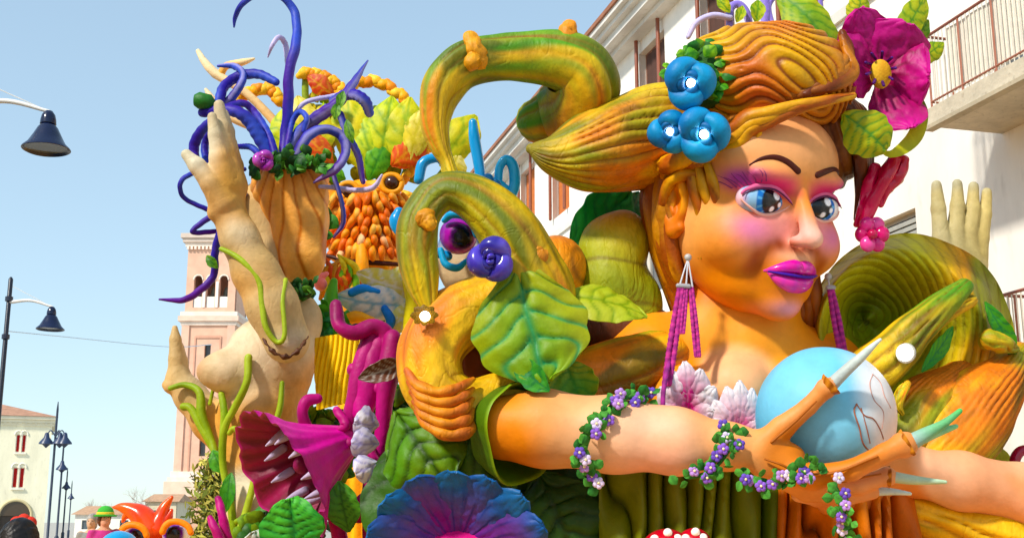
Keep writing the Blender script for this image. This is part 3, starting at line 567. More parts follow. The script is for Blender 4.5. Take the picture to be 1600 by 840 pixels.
# eyes: painted balls set in the sockets
def eye(sg):
    c0 = A([sg*54., -93., 8.]); rr = A([41., 27., 25.]); look = nrm([.10 if sg < 0 else -.18, -1, -.02])
    def col(V, L):
        q = L*rr; X_, Z_ = q[:, 0]-(3 if sg < 0 else -7), q[:, 2]; r = np.hypot(X_, Z_*.96); o = np.tile(hx('f3f1ee'), (len(L), 1))
        o = mix(o, hx('5aa6d8'), sst(33, 30, np.hypot(X_+10, Z_*.95))*.75)
        o = mix(o, hx('2a6fc0'), sst(27, 25, r)); o = mix(o, hx('7cc4ea'), sst(.25, .9, np.sin(np.arctan2(Z_, X_)*11))*sst(26, 24, r)*.6)
        o = mix(o, hx('0a0a14'), sst(19, 17, r)); 
        for (hx_, hz_, hr_) in ((10, 10, 6.5), (3, -11, 4.2), (17, -3, 4.)): o = mix(o, hx('fbfbff'), sst(hr_+1, hr_-1, np.hypot(X_-hx_, Z_-hz_)))
        o = mix(o, hx('0a0a14'), sst(2.6, 1.6, np.abs(np.hypot(X_-3, Z_+11)-2.9))*.0)
        return mix(o, hx('d87aa0'), sst(30, 41, np.abs(q[:, 0]))*.6)
    q = G(); th = np.linspace(.02, np.pi-.02, 80)[:, None]; a = np.linspace(0, 2*np.pi, 140, endpoint=False)[None]
    L = np.stack([np.sin(th)*np.cos(a), np.sin(th)*np.sin(a), np.cos(th)*np.ones_like(a)], -1).reshape(-1, 3)
    q.add(H2W(c0+L*rr), [gridfaces(80, 140, True)[:, ::-1]], col(None, L)); part('eye', q, head, GLOSS)
    outer, inner = sg*95., sg*16.
    # upper lid, lashes, lower lid as strips over the ball
    def ball_y(x_, z_): d_ = 1-((x_-c0[0])/rr[0])**2-((z_-c0[2])/rr[2])**2; return c0[1]-rr[1]*math.sqrt(max(.05, d_))
    ts = np.linspace(0, 1, 13); ups, los = [], []
    for t in ts:
        X_ = outer+(inner-outer)*t; zu = 8+22*math.sin(math.pi*min(1, t*.96+.02))**.75+(4 if t < .4 else 0)*(1-t/.4 if t < .4 else 0); zl = 6-19*math.sin(math.pi*t)**.8
        ups.append(A([X_, min(ball_y(X_, zu), surf(X_, zu)[1]+3)-2.5, zu])); los.append(A([X_, min(ball_y(X_, zl), surf(X_, zl)[1]+3)-1.5, zl]))
    for nm, pts, r0, cc in (('upper_eyelid', ups, 4.2, hx('e0709c')), ('lower_eyelid', los, 2.6, hx('f0b4a6'))):
        q = G(); tube(q, [tuple(H1(p))+(HS*r0*(.45+.75*math.sin(math.pi*t)),) for p, t in zip(pts, ts)], cc, 10, 40); part(nm, q, head, SKIN)
    q = G(); tube(q, [tuple(H1(p+A([0, -4.5, -3.5])))+(HS*1.6*(.4+.7*math.sin(math.pi*t)),) for p, t in zip(ups, ts)], hx('5a2448'), 8, 40); part('eyeliner', q, head, SKIN)
    if sg < 0:
        for k in range(9):                               # painted lashes fanning on the temple
            t = k/8; p0 = surf(-66-30*t, 37-16*t, .2); pm = surf(-72-34*t, 46-17*t+2*math.sin(k*2), .2); p1 = surf(-76-38*t, 54-20*t+3*math.sin(k*3), .2); q = G(); tube(q, [tuple(H1(p0))+(HS*1.0,), tuple(H1(pm))+(HS*.8,), tuple(H1(p1))+(HS*.25,)], hx('8a3a72'), 5, 7); part('eyelash', q, head, SKIN)
    # brow
    if sg < 0: br = [(-84, 58, 1.5), (-72, 68, 3), (-54, 73, 4), (-36, 69, 4.8), (-18, 58, 5.4)]
    else: br = [(20, 56, 5.2), (38, 63, 4.8), (60, 68, 4), (82, 66, 3), (98, 56, 1.3)]
    q = G(); tube(q, [tuple(H1(surf(a_, b_, .5)))+(HS*r_,) for a_, b_, r_ in br], hx('4a1c14'), 10, 30, flat=(H1((0, -1, 0))-H1((0, 0, 0)), .5)); part('eyebrow', q, head, SKIN)
eye(-1); eye(1)
# lips
def lip(nm, path, cc):
    q = G(); tube(q, [tuple(H1(surf(a_, b_, 0)+A([0, 2+o_, 0])))+(HS*r_,) for a_, b_, r_, o_ in path], cc, 18, 44); part(nm, q, head, GLOSS)
def lipcol(dk): return lambda t, a, V: mix(mix(hx('d0369a'), hx('e65aa8'), .5+.5*sn(V, 9, 1)), hx('a83ab0'), dk*np.abs(np.sin(t*19))**6*.35)
lip('upper_lip', [(-46, -97, 2, 0), (-33, -92, 7, 0), (-16, -87, 10.5, -1), (-7, -86, 10.5, -2), (0, -89, 9.5, -1), (7, -86, 10.5, -2), (16, -87, 10.5, -1), (33, -92, 7, 0), (46, -96, 2, 0)], lipcol(1))
lip('lower_lip', [(-42, -99, 2, 0), (-28, -106, 9, 0), (-12, -111, 13, -2), (0, -112, 13.5, -2), (12, -111, 13, -2), (28, -106, 9, 0), (42, -98, 2, 0)], lipcol(1))
q = G(); tube(q, [tuple(H1(surf(a_, b_, 8)))+(HS*r_,) for a_, b_, r_ in ((-46, -97, 1.2), (-24, -98.5, 2.2), (0, -99.5, 2.4), (24, -98.5, 2.2), (46, -96.5, 1.2))], hx('4a2a9a'), 8, 30); part('mouth_line', q, head, SKIN)
# ear
def f_ear(p):
    d = sell(p, (-116, 22, -8), (13, 24, 36)); d = smax(d, -sell(p, (-130, 16, -8), (13, 14, 22)), 5)
    rim = chain(p, [(-120, 4, 8, 5), (-124, 10, 26, 6.5), (-124, 26, 36, 7), (-123, 42, 24, 7), (-121, 44, 0, 6.5), (-119, 34, -22, 6), (-118, 18, -40, 9), (-117, 6, -36, 6)], 4)
    return smin(smin(d, rim, 5), chain(p, [(-121, 14, 14, 3.5), (-122, 26, 14, 4), (-121, 30, -2, 4), (-120, 20, -18, 4)], 3), 4)
V, Fq = nets(f_ear, (-150, -20, -62), (-95, 62, 56), 1.6); V = (V-A([-116, 20, -6]))*1.3+A([-124, 20, -6])
g = G(); g.add(H2W(V), [Fq], mix(hx('ea9a3c'), hx('d8762a'), sst(-.2, .7, sn(V, .06, 4)))); part('ear', g, head, SKIN, 'all')
g = G(); g.add(H2W(V*A([-1, 1, 1])), [Fq[:, ::-1]], hx('e08a30')); part('ear', g, head, SKIN, 'all')
# ---------------------------------------------------------------- hair: grooved bouffant, cap and locks
HY, HB = hx('dba51a'), hx('7a3208')
def contour(px, py):                                    # swirling contour lines, in photo px round the head
    a = A([px, py], float)
    d1 = np.hypot((px-1172)/1.5, (py-118)/1.0); d2 = np.hypot((px-1290)/.8, (py-150)/1.7)
    return d1*.5+9*np.sin(px*.021+py*.013)+7*np.sin(px*.047-py*.03)+.12*d2
def hairsculpt(nm, ells, lo, hi, h, seed, freq=.55, amp=5., parent=None, cut=None, dirn=(0, 1), c1=HY, swirl=False, toorg=0.):
    def uv(p):
        return p[:, 0]+seed*17, p[:, 2]
    def phase(p):
        if swirl: return contour(1174+p[:, 0], 332-p[:, 2])*freq+p[:, 1]*.04
        return (p[:, 0]*dirn[0]+p[:, 2]*dirn[1])*freq+2.2*np.sin(p[:, 0]*.02+p[:, 1]*.018+seed)+1.3*np.sin(p[:, 2]*.035+p[:, 1]*.02+seed*2)
    def f(p):
        d = None
        for c_, r_, k_ in ells: e = sell(p, c_, r_); d = e if d is None else smin(d, e, k_)
        if cut is not None: d = smax(d, -cut(p), 6)
        return d-amp*(np.abs(np.sin(phase(p)/2))-.7)
    V, Fq = nets(f, lo, hi, h)
    v = 1-np.abs(np.sin(phase(V)/2)); c = mix(c1, hx('c88812'), .5+.5*sn(V, .03, seed)); c = mix(c, hx('c05a10'), sst(-.2, .8, sn(V, .02, seed+3)+toorg)); c = mix(c, HB, sst(.5, .95, v)*.92)
    return V, Fq, c
# camera-aligned head space for the hair (px offsets from 1174,332 ; y away)
def C2W(p): p = np.atleast_2d(A(p, float)); return HC0+HS*(p[:, 0][:, None]*hr+p[:, 2][:, None]*hu+p[:, 1][:, None]*hf)
def cpx(px, py, y=0): return (px-1174., y, 332.-py)
V, Fq, c = hairsculpt('bouffant', [((44, 5, 208), (118, 120, 88), 1), ((-20, 20, 210), (98, 110, 84), 30), ((118, 0, 190), (44, 90, 62), 25)], (-150, -140, 90), (190, 160, 320), 2.2, 1, .95, 6.0, swirl=True)
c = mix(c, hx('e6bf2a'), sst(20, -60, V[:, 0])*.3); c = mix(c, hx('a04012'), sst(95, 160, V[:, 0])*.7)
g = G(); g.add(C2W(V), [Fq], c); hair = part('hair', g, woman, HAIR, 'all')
V, Fq, c = hairsculpt('cap', [((-25, 70, 60), (128, 120, 165), 1), ((100, 60, 110), (82, 90, 90), 30)], (-180, -60, -130), (210, 210, 250), 4., 5, .3, 6, dirn=(1, .25), c1=hx('a85e16'), toorg=.4)
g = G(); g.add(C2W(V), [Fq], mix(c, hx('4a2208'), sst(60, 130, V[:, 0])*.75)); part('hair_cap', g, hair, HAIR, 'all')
def lock(rows, y0=None, c1='d89a1c', c2='a8520e', n=14, k=3, seed=0, amp=.16):
    b = lambda t, a, V: mix(hx(c1), hx(c2), .5+.6*np.sin(t*7+a+seed)+.3*sn(V, 5, seed))
    q = G(); tube(q, [tuple(C2W(cpx(x_, y_, d_))[0])+(HS*r_,) for x_, y_, d_, r_ in rows], rcol(b, k, 1.5, seed, HB, .7), n, 12*len(rows)//2+12, ridged(k, amp, 1.5, seed)); part('hair_lock', q, hair, HAIR)
# fringe waves across the forehead
for i, (dy, r_) in enumerate(((0, 10), (13, 9), (25, 8))):
    lock([(1132, 212+dy, -100, r_), (1160, 203+dy*1.02, -112, r_+2), (1178, 190+dy*.8, -118, r_+1), (1205, 184+dy*.62, -121, r_), (1240, 178+dy*.34, -116, r_-1), (1280, 172+dy*.15, -104, r_-2), (1330, 164, -70, 6)], seed=i)
lock([(1136, 232, -92, 9), (1150, 240, -96, 8), (1172, 231, -108, 7), (1192, 214, -118, 4)], seed=7)
for i, (xa, xb, xc, xd, ye, r_, d_) in enumerate(((1020, 1014, 1022, 1036, 492, 13, 40), (1034, 1024, 1030, 1044, 500, 14, 20), (1048, 1036, 1038, 1052, 470, 13, 0), (1060, 1044, 1042, 1060, 440, 12, -8), (1070, 1052, 1048, 1062, 440, 10, -14), (1030, 1040, 1052, 1066, 478, 11, 46))):
    d_ -= 34; lock([(xa, 236, d_+10, r_), (xb, 300, d_, r_+4), (xc, 370, d_, r_+3), (xd, 430, d_+5, r_), (xd+8, ye, d_+10, 3)], c1='d08a24', c2='9a4a10', seed=10+i)
for i, (x0, x1, x2, x3, d_) in enumerate(((1098, 1104, 1112, 1104, -92), (1112, 1120, 1124, 1114, -99), (1088, 1088, 1096, 1100, -86))):
    lock([(x0, 256, d_, 7), (x1, 290, d_-6, 9), (x2, 330, d_-6, 7), (x3, 372, d_-4, 6), (x3-8, 398, d_, 2)], seed=20+i)
lock([(1040, 310, -50, 9), (1050, 282, -66, 10), (1076, 268, -84, 10), (1102, 276, -92, 9), (1114, 300, -98, 5)], seed=31)
for i in range(5): lock([(1030+i*5, 252, -40-i*8, 13), (1060+i*4, 246, -70-i*6, 14), (1092+i*2, 248-i*6, -90-i*3, 13), (1124, 240-i*9, -100, 8)], seed=33+i)
for i in range(5):
    lock([(1222+i*11, 440, 60, 12), (1226+i*11, 490, 55, 13), (1230+i*9, 535, 50, 8), (1236+i*7, 560-i*4, 50, 3)], c1='c06a1c', c2='7a300c', seed=40+i)
for i in range(5):
    lock([(1300+i*9, 150+i*6, -20+i*12, 13), (1330+i*5, 190, -5+i*10, 14), (1344+i*3, 240, 10+i*8, 12), (1346+i*3, 300, 25+i*6, 9), (1338+i*4, 350, 35, 4)], c1='7a3c10', c2='3c1a08', seed=50+i)
for i in range(4):
    lock([(1236+i*8, 160, -96, 7), (1300+i*4, 150-i*10, -84+i*6, 10), (1332, 128-i*12, -60+i*14, 10), (1326, 90-i*10, -40+i*14, 6)], c1='b06a14', c2='6a2c08', seed=60+i)
# ---------------------------------------------------------------- woman: neck, torso, draped skirt
def SW(px, py, D, r): return tuple(P(px, py, D))+(r*S(D),)
def bounds(rows, pad): V = A([r_[:3] for r_ in rows]); r = max(r_[3] for r_ in rows)+pad; return V.min(0)-r, V.max(0)+r
T_rows = [SW(1190, 455, 12.2, 62), SW(1170, 560, 12.45, 70), SW(1060, 590, 12.5, 78), SW(1270, 600, 12.6, 88), SW(1160, 680, 12.5, 120), SW(1150, 840, 12.5, 110), SW(1150, 1000, 12.5, 130)]
BR = [SW(1150, 612, 11.98, 62), SW(1070, 625, 11.95, 56), SW(1220, 622, 12.05, 58)]
def f_torso(p):
    r = T_rows; d = scap(p, r[0][:3], r[1][:3], r[0][3], r[1][3]); k = .22
    d = smin(d, scap(p, r[2][:3], r[1][:3], r[2][3], r[1][3]), k); d = smin(d, scap(p, r[3][:3], r[1][:3], r[3][3], r[1][3]), k)
    d = smin(d, scap(p, r[1][:3], r[4][:3], r[1][3], r[4][3]), k); d = smin(d, chain(p, r[4:], .2), .2)
    sh = chain(p, [SW(1120, 560, 12.5, 60), SW(1020, 562, 12.45, 72), SW(960, 610, 12.3, 66), SW(860, 640, 12.1, 55)], .1); d = smin(d, sh, .25)
    d = smin(d, scap(p, P(1140, 430, 12.3), P(1095, 560, 12.45), 46*S(12), 70*S(12)), .15)
    for b in BR: d = smin(d, np.linalg.norm(p-A(b[:3]), axis=-1)-b[3], .1)
    return d
lo, hi = bounds(T_rows+[SW(860, 640, 12.1, 55)], .15); V, Fq = nets(f_torso, lo, hi, .035)
c = mix(hx('ec8a34'), hx('eaa24a'), .5+.5*sn(V, 2, 3)); bd = np.linalg.norm(V-A(BR[0][:3]), axis=1)
c = mix(c, hx('efc8a4'), sst(BR[0][3]*1.35, BR[0][3]*.7, bd)); c = mix(c, GRN, sst(.1, -.9, V[:, 0]-P(980, 600, 12)[0])*sst(-.3, .6, sn(V, 3, 9))*.8)
c = mix(c, hx('e06a3c'), sst(.3, .9, sn(V, 3.1, 7))*.5)
g = G(); g.add(V, [Fq], c); torso = part('torso', g, woman, SKIN, 'all')
# skirt drapery below the arms
def drape(nm, x0, x1, y0, y1, D, folds, c1, c2, c3, seed, amp=.11, parent=None, lean=0):
    m, n = 40, 150; ys = np.linspace(y0, y1, m); xs = np.linspace(x0, x1, n); Vg = np.zeros((m, n, 3)); ph = np.zeros((m, n))
    for i, yv in enumerate(ys):
        t = i/(m-1)
        for j, xv in enumerate(xs):
            u = j/(n-1); Vg[i, j] = P(xv+lean*t*(u-.3)*160, yv, D+.45*(2*u-1)**2); ph[i, j] = folds*u*6.28+2.6*math.sin(u*9+seed+t*1.5)+1.4*math.sin(u*23+t*4)+.9*math.sin(t*3+u*5+seed)
    Vg[..., 1] -= amp*(np.abs(np.sin(ph/2))-.5)*2; c = mix(c1, c2, .5+.6*sn(Vg, 2.2, seed)); c = mix(c, c3, sst(.5, 1, 1-np.abs(np.sin(ph/2)))*.75)
    q = G(); sheet(q, Vg, .03, c); return part(nm, q, parent or woman, PAINT)
drape('skirt', 935, 1290, 725, 960, 11.42, 11, hx('6f7a1e'), hx('3f5a1c'), hx('203010'), 2)
drape('skirt', 1190, 1420, 735, 960, 11.3, 9, hx('d8861c'), hx('b05a18'), hx('4a1c08'), 6, .14, lean=.35)
# ---------------------------------------------------------------- arms and hands
def skincol(V, seed, base='e9a56c', hi_='f0c09c', lo_='d9823c'):
    c = mix(hx(base), hx(hi_), sst(-.3, .7, sn(V, 2.2, seed))); return mix(c, hx(lo_), sst(.1, .8, sn(V, 3.3, seed+4)))
AL = [SW(790, 668, 11.35, 50), SW(850, 668, 11.3, 57), SW(960, 678, 11.15, 56), SW(1060, 690, 11.0, 48), SW(1140, 697, 10.88, 33), SW(1190, 700, 10.8, 27)]
FIN = [  # finger chains (thumb first)
    [SW(1185, 705, 10.8, 26), SW(1222, 668, 10.72, 18), SW(1262, 635, 10.62, 13), SW(1290, 606, 10.55, 14), SW(1300, 598, 10.52, 10)],
    [SW(1200, 722, 10.8, 24), SW(1270, 745, 10.62, 19), SW(1330, 734, 10.5, 16), SW(1380, 708, 10.42, 15), SW(1412, 694, 10.4, 18), SW(1420, 690, 10.4, 13)],
    [SW(1200, 725, 10.84, 24), SW(1270, 756, 10.75, 17), SW(1340, 757, 10.68, 14), SW(1385, 744, 10.62, 13), SW(1392, 744, 10.61, 9)],
    [SW(1200, 728, 10.88, 22), SW(1260, 768, 10.86, 15), SW(1320, 776, 10.8, 13), SW(1362, 768, 10.75, 11)]]
def f_armL(p):
    d = chain(p, AL, .12); d = smin(d, sell(p, P(1212, 716, 10.8), A([46, 30, 30])*S(10.8)), .08)
    for f_ in FIN: d = smin(d, chain(p, f_, .03), .05)
    for f_ in FIN[:3]: d = smin(d, np.linalg.norm(p-A(f_[-2][:3]), axis=-1)-f_[-2][3]*1.12, .02)
    return d
lo, hi = bounds(AL+sum(FIN, []), .06); V, Fq = nets(f_armL, lo, hi, .020)
c = skincol(V, 3); up_t = (V[:, 2]-P(960, 690, 11.1)[2])/(50*S(11.1)); xx = (V[:, 0]-A(AL[0][:3])[0])/(P(1190, 700, 10.8)[0]-A(AL[0][:3])[0])
c = mix(c, hx('ecb89a'), sst(.25, .55, xx)*sst(.9, .6, xx)*.6); c = mix(c, hx('e8862c'), sst(.22, .02, xx)*.8); c = mix(c, hx('e2a0a0'), np.exp(-((xx-.58)/.2)**2)*sst(0, -1, up_t)*.6)
c = mix(c, hx('cf7a34'), sst(1., 1.25, xx)*.65)
g = G(); g.add(V, [Fq], c); armL = part('arm', g, woman, SKIN, 'all')
def claw(parent, rows, c1, c2, nm='fingernail'):
    q = G(); tube(q, [SW(*r_) for r_ in rows], lambda t, a, V: mix(hx(c1), hx(c2), t+.25*sn(V, 9, 2)), 12, 22); part(nm, q, parent, PAINT)
claw(armL, [(1294, 603, 10.53, 11), (1322, 576, 10.48, 9), (1350, 553, 10.44, 6.5), (1374, 533, 10.4, 2.5)], 'a8b0ae', 'c8d4d0')
claw(armL, [(1414, 694, 10.4, 14), (1440, 680, 10.36, 11), (1470, 662, 10.32, 7), (1498, 640, 10.3, 4)], 'aab4c0', '4faf5a')
claw(armL, [(1420, 692, 10.42, 10), (1455, 677, 10.4, 8), (1492, 664, 10.38, 3.5)], 'a8b4b4', '8fcf9a')
claw(armL, [(1388, 745, 10.61, 9), (1430, 750, 10.58, 7), (1474, 752, 10.55, 3)], 'a8b8a8', 'b8d4b8')
claw(armL, [(1358, 767, 10.76, 7), (1390, 768, 10.74, 5), (1420, 771, 10.72, 2.5)], 'a8b4c0', 'c8d8d8')
def collar(px, py, D, dx, dy, dd, r0, parent):
    q = G(); o = P(px, py, D); ax = nrm(P(px+dx, py+dy, D+dd)-o); s_ = S(D)*r0
    lathe(q, [(.6*s_, -.7*s_), (.85*s_, -.3*s_), (1.1*s_, .1*s_), (1.12*s_, .25*s_), (.8*s_, .2*s_), (.5*s_, .0)], lambda k, a, V: mix(hx('d08a3c'), hx('8a4a1c'), .5+.5*np.sin(a*7+k*5)), o, ax, 40, lambda a, k: 1+(.16*np.sin(a*5+1)+.08*np.sin(a*9))*k); part('knuckle_collar', q, parent, SKIN)
collar(1296, 602, 10.53, 60, -50, -.1, 17, armL); collar(1414, 693, 10.4, 60, -30, -.08, 20, armL); collar(1386, 745, 10.61, 60, 4, -.05, 14, armL)
for i, rows in enumerate(([(1205, 690, 10.62, 2), (1240, 660, 10.56, 2.2), (1275, 626, 10.48, 1.5)], [(1240, 738, 10.52, 2), (1300, 738, 10.42, 2.4), (1370, 712, 10.34, 2)], [(1250, 752, 10.58, 2), (1310, 752, 10.5, 2.2), (1375, 740, 10.48, 1.5)], [(1195, 716, 10.6, 1.5), (1230, 730, 10.55, 2), (1270, 762, 10.68, 2)])):
    q = G(); tube(q, TP(*rows), hx('a8602a'), 6, 24); part('tendon_line', q, armL, SKIN)
AR = [SW(1720, 815, 12.0, 50), SW(1600, 772, 11.85, 44), SW(1500, 750, 11.7, 41), SW(1420, 735, 11.55, 36), SW(1370, 735, 11.4, 30)]
FR = [[SW(1380, 735, 11.4, 26), SW(1320, 752, 11.25, 18), SW(1270, 762, 11.1, 14), SW(1235, 758, 11.0, 10)], [SW(1380, 745, 11.42, 24), SW(1320, 768, 11.28, 16), SW(1275, 778, 11.15, 13), SW(1245, 776, 11.06, 9)],
      [SW(1380, 750, 11.45, 22), SW(1330, 780, 11.32, 15), SW(1290, 792, 11.2, 12)], [SW(1380, 730, 11.4, 24), SW(1345, 728, 11.2, 15), SW(1318, 735, 11.02, 11)], [SW(1385, 752, 11.48, 20), SW(1345, 788, 11.4, 13), SW(1312, 802, 11.32, 10)]]
def f_armR(p):
    d = chain(p, AR, .12)
    for f_ in FR: d = smin(d, chain(p, f_, .03), .05)
    return d
lo, hi = bounds(AR+sum(FR, []), .06); V, Fq = nets(f_armR, lo, hi, .024)
g = G(); g.add(V, [Fq], skincol(V, 8, 'e8a880', 'f0c0a0', 'd98a50')); part('arm', g, woman, SKIN, 'all')
# ---------------------------------------------------------------- ball
OB = P(1290, 650, 11.3); OR_ = 106*S(11.3); r_, u_, f_ = frame(1290, 650)
def ocol(V, L):
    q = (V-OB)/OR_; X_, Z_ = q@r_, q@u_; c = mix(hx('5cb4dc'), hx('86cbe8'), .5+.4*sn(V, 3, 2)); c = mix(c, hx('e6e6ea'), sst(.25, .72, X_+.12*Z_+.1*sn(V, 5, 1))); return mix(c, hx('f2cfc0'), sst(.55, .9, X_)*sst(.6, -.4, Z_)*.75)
ot = thing('painted_ball', 'pale blue ball with pinkish patch resting between the clawed hands', 'ball', OB-A([0, 0, OR_])); q = G(); ball(q, OB, OR_, ocol, 96, 60); part('sphere', q, ot, SKIN)
def onball(px, py): X_ = (px-1290)/106.; Z_ = (650-py)/106.; Y_ = -math.sqrt(max(0.02, 1-X_*X_-Z_*Z_)); return OB+OR_*1.003*(X_*r_+Z_*u_+Y_*f_)
for i, (ln, w_) in enumerate((([(1334, 634), (1330, 645), (1336, 668), (1340, 690), (1352, 706)], 1.3), ([(1334, 634), (1344, 650), (1356, 655), (1364, 668), (1370, 685)], 1.0), ([(1362, 590), (1356, 606), (1360, 628), (1372, 645), (1368, 670)], .8), ([(1362, 590), (1372, 602), (1376, 622), (1384, 640)], .8), ([(1340, 640), (1346, 668), (1350, 690)], .9))):
    q = G(); tube(q, [tuple(onball(*p))+(w_*S(11.3),) for p in ln], hx('a8705c') if i not in (2, 3) else hx('c89a8c'), 6, 24); part('painted_line', q, ot, SKIN)
# ================================================================ ROOTS, SCROLLS AND LEAVES ROUND THE WOMAN
CAMV = A([0, -1., -.25])
def root(name, rows, lab, cat='sculpture', seed=0, k=9, amp=.05, n=120, m=200, green=0., org=0., st=.5, knobs=(), mt=None, cap=(1, 1), amp2=.0, k2=0, grp=None):
    t = thing(name, lab, cat, P(*rows[-1][:3]), grp); q = G()
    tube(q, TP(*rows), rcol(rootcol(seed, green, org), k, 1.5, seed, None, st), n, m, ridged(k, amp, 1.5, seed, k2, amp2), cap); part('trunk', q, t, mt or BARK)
    for kb in knobs:
        q = G(); tube(q, TP(*kb), rcol(lambda t_, a, V: mix(hx('d8801c'), hx('e0a428'), .5+.5*sn(V, 6, seed)), 7, 1, seed), 20, 20, ridged(7, .12, 1, seed)); part('knot', q, t, BARK)
    return t
root('hair_horn', [(1060, 200, 12.05, 70), (1010, 212, 12.0, 78), (950, 230, 11.9, 72), (900, 240, 11.8, 56), (860, 242, 11.75, 32), (830, 234, 11.75, 8)], 'thick orange brown twist of hair tapering sideways from the woman\'s head', 'hair', 3, 26, .028, org=.6, n=200, st=.9)
root('curled_root', [(840, 190, 12.35, 36), (866, 182, 12.3, 48), (900, 168, 12.05, 55), (912, 134, 11.85, 56), (895, 104, 11.75, 52), (850, 90, 11.7, 45), (780, 88, 11.65, 37), (722, 104, 11.6, 35), (688, 144, 11.6, 33), (678, 188, 11.6, 26), (685, 225, 11.6, 18), (696, 252, 11.6, 12), (702, 275, 11.6, 15)],
     'arched yellow olive root with two stubby knots curling over the rooftops', 'root', 5, 8, .045, green=.6, knobs=[[(748, 92, 11.5, 22), (742, 78, 11.45, 19), (736, 62, 11.45, 14)], [(880, 70, 11.65, 20), (886, 54, 11.62, 18), (890, 42, 11.62, 13)], [(742, 92, 11.42, 13), (738, 96, 11.36, 14)]])
root('looped_root', [(672, 484, 11.42, 13), (660, 440, 11.42, 26), (652, 390, 11.42, 31), (658, 335, 11.42, 33), (695, 302, 11.42, 33), (742, 312, 11.42, 40), (790, 355, 11.45, 50), (822, 420, 11.5, 56), (838, 480, 11.6, 66), (800, 540, 11.8, 50)],
     'teardrop loop of yellow green root ringing a purple eye', 'root', 9, 9, .04, green=.4, knobs=[[(662, 340, 11.24, 16), (672, 352, 11.2, 10)], [(838, 390, 11.3, 14), (845, 400, 11.25, 14)]])
root('shoulder_root', [(850, 450, 11.75, 50), (780, 470, 11.68, 50), (715, 500, 11.6, 52), (676, 552, 11.52, 52), (684, 612, 11.48, 50), (735, 638, 11.5, 44), (800, 622, 11.62, 40), (880, 604, 11.8, 44), (960, 584, 11.95, 50), (1030, 562, 12.1, 50)],
     'golden curled root forming the woman\'s ruffled shoulder above her sleeve', 'root', 12, 10, .035, org=.0, green=-.2)
q = G(); tube(q, TP((880, 500, 12.45, 40), (940, 520, 12.45, 46), (1010, 520, 12.5, 46)), lambda t, a, V: mix(hx('6a3410'), hx('3a2210'), .5+.5*sn(V, 4, 2)), 24, 14); solo('gap_filler', q, BARK, 'dark filler tube standing in for the black gap underneath the pale olive pointed leaf', 'root')  # added filler, coloured dark to stand in for the shaded gap
q = G(); tube(q, TP((742, 520, 12.2, 40), (745, 560, 12.15, 44), (752, 600, 12.1, 36)), lambda t, a, V: mix(hx('9a5218'), hx('6a3410'), .5+.5*sn(V, 4, 2)), 24, 14); solo('gap_filler', q, BARK, 'brown inner hollow showing through the golden shoulder\'s curl', 'root')  # brown filler tube added so the curl's opening stays dark
pl_t = thing('sleeve_pleats', 'stack of orange pleats rimming the golden shoulder below', 'sleeve', P(690, 690, 11.3))
for i in range(5):
    y0 = 578+i*17; q = G(); tube(q, TP((634+i*4, y0, 11.18, 5), (652+i*5, y0+24, 11.08, 9), (686+i*5, y0+36, 11.04, 10), (724+i*3, y0+26, 11.12, 8), (742, y0+14, 11.24, 4)), lambda t, a, V: mix(hx('dc8a1c'), hx('b85a14'), .5+.5*np.sin(t*9+a)), 12, 30, lambda t, a: 1+.10*np.sin(t*23+i)+.08*np.sin(3*a+t*9))
    part('pleat', q, pl_t, BARK)
# sleeve cup
sl_ = thing('sleeve_cuff', 'flared dark green sleeve cuff open round the woman\'s elbow', 'sleeve', P(800, 740, 11.5)); q = G(); c0 = P(806, 674, 11.42); r_, u_, f_ = frame(806, 674); axd = nrm(r_*.72-f_*.68-u_*.08); s_ = S(11.4)
lathe(q, [(20*s_, -70*s_), (55*s_, -50*s_), (68*s_, -20*s_), (76*s_, 8*s_), (79*s_, 14*s_), (78*s_, 18*s_), (72*s_, 12*s_), (62*s_, -15*s_), (48*s_, -42*s_), (10*s_, -55*s_)], lambda k, a, V: mix(mix(hx('4a6a1c'), hx('2c4a16'), .5+.6*sn(V, 4, 2)), hx('8fae3a'), np.exp(-((k-.52)/.07)**2)), c0, axd, 64, lambda a, k: 1+.05*np.sin(3*a+1)+.03*np.sin(5*a)); part('cuff', q, sl_, PAINT)
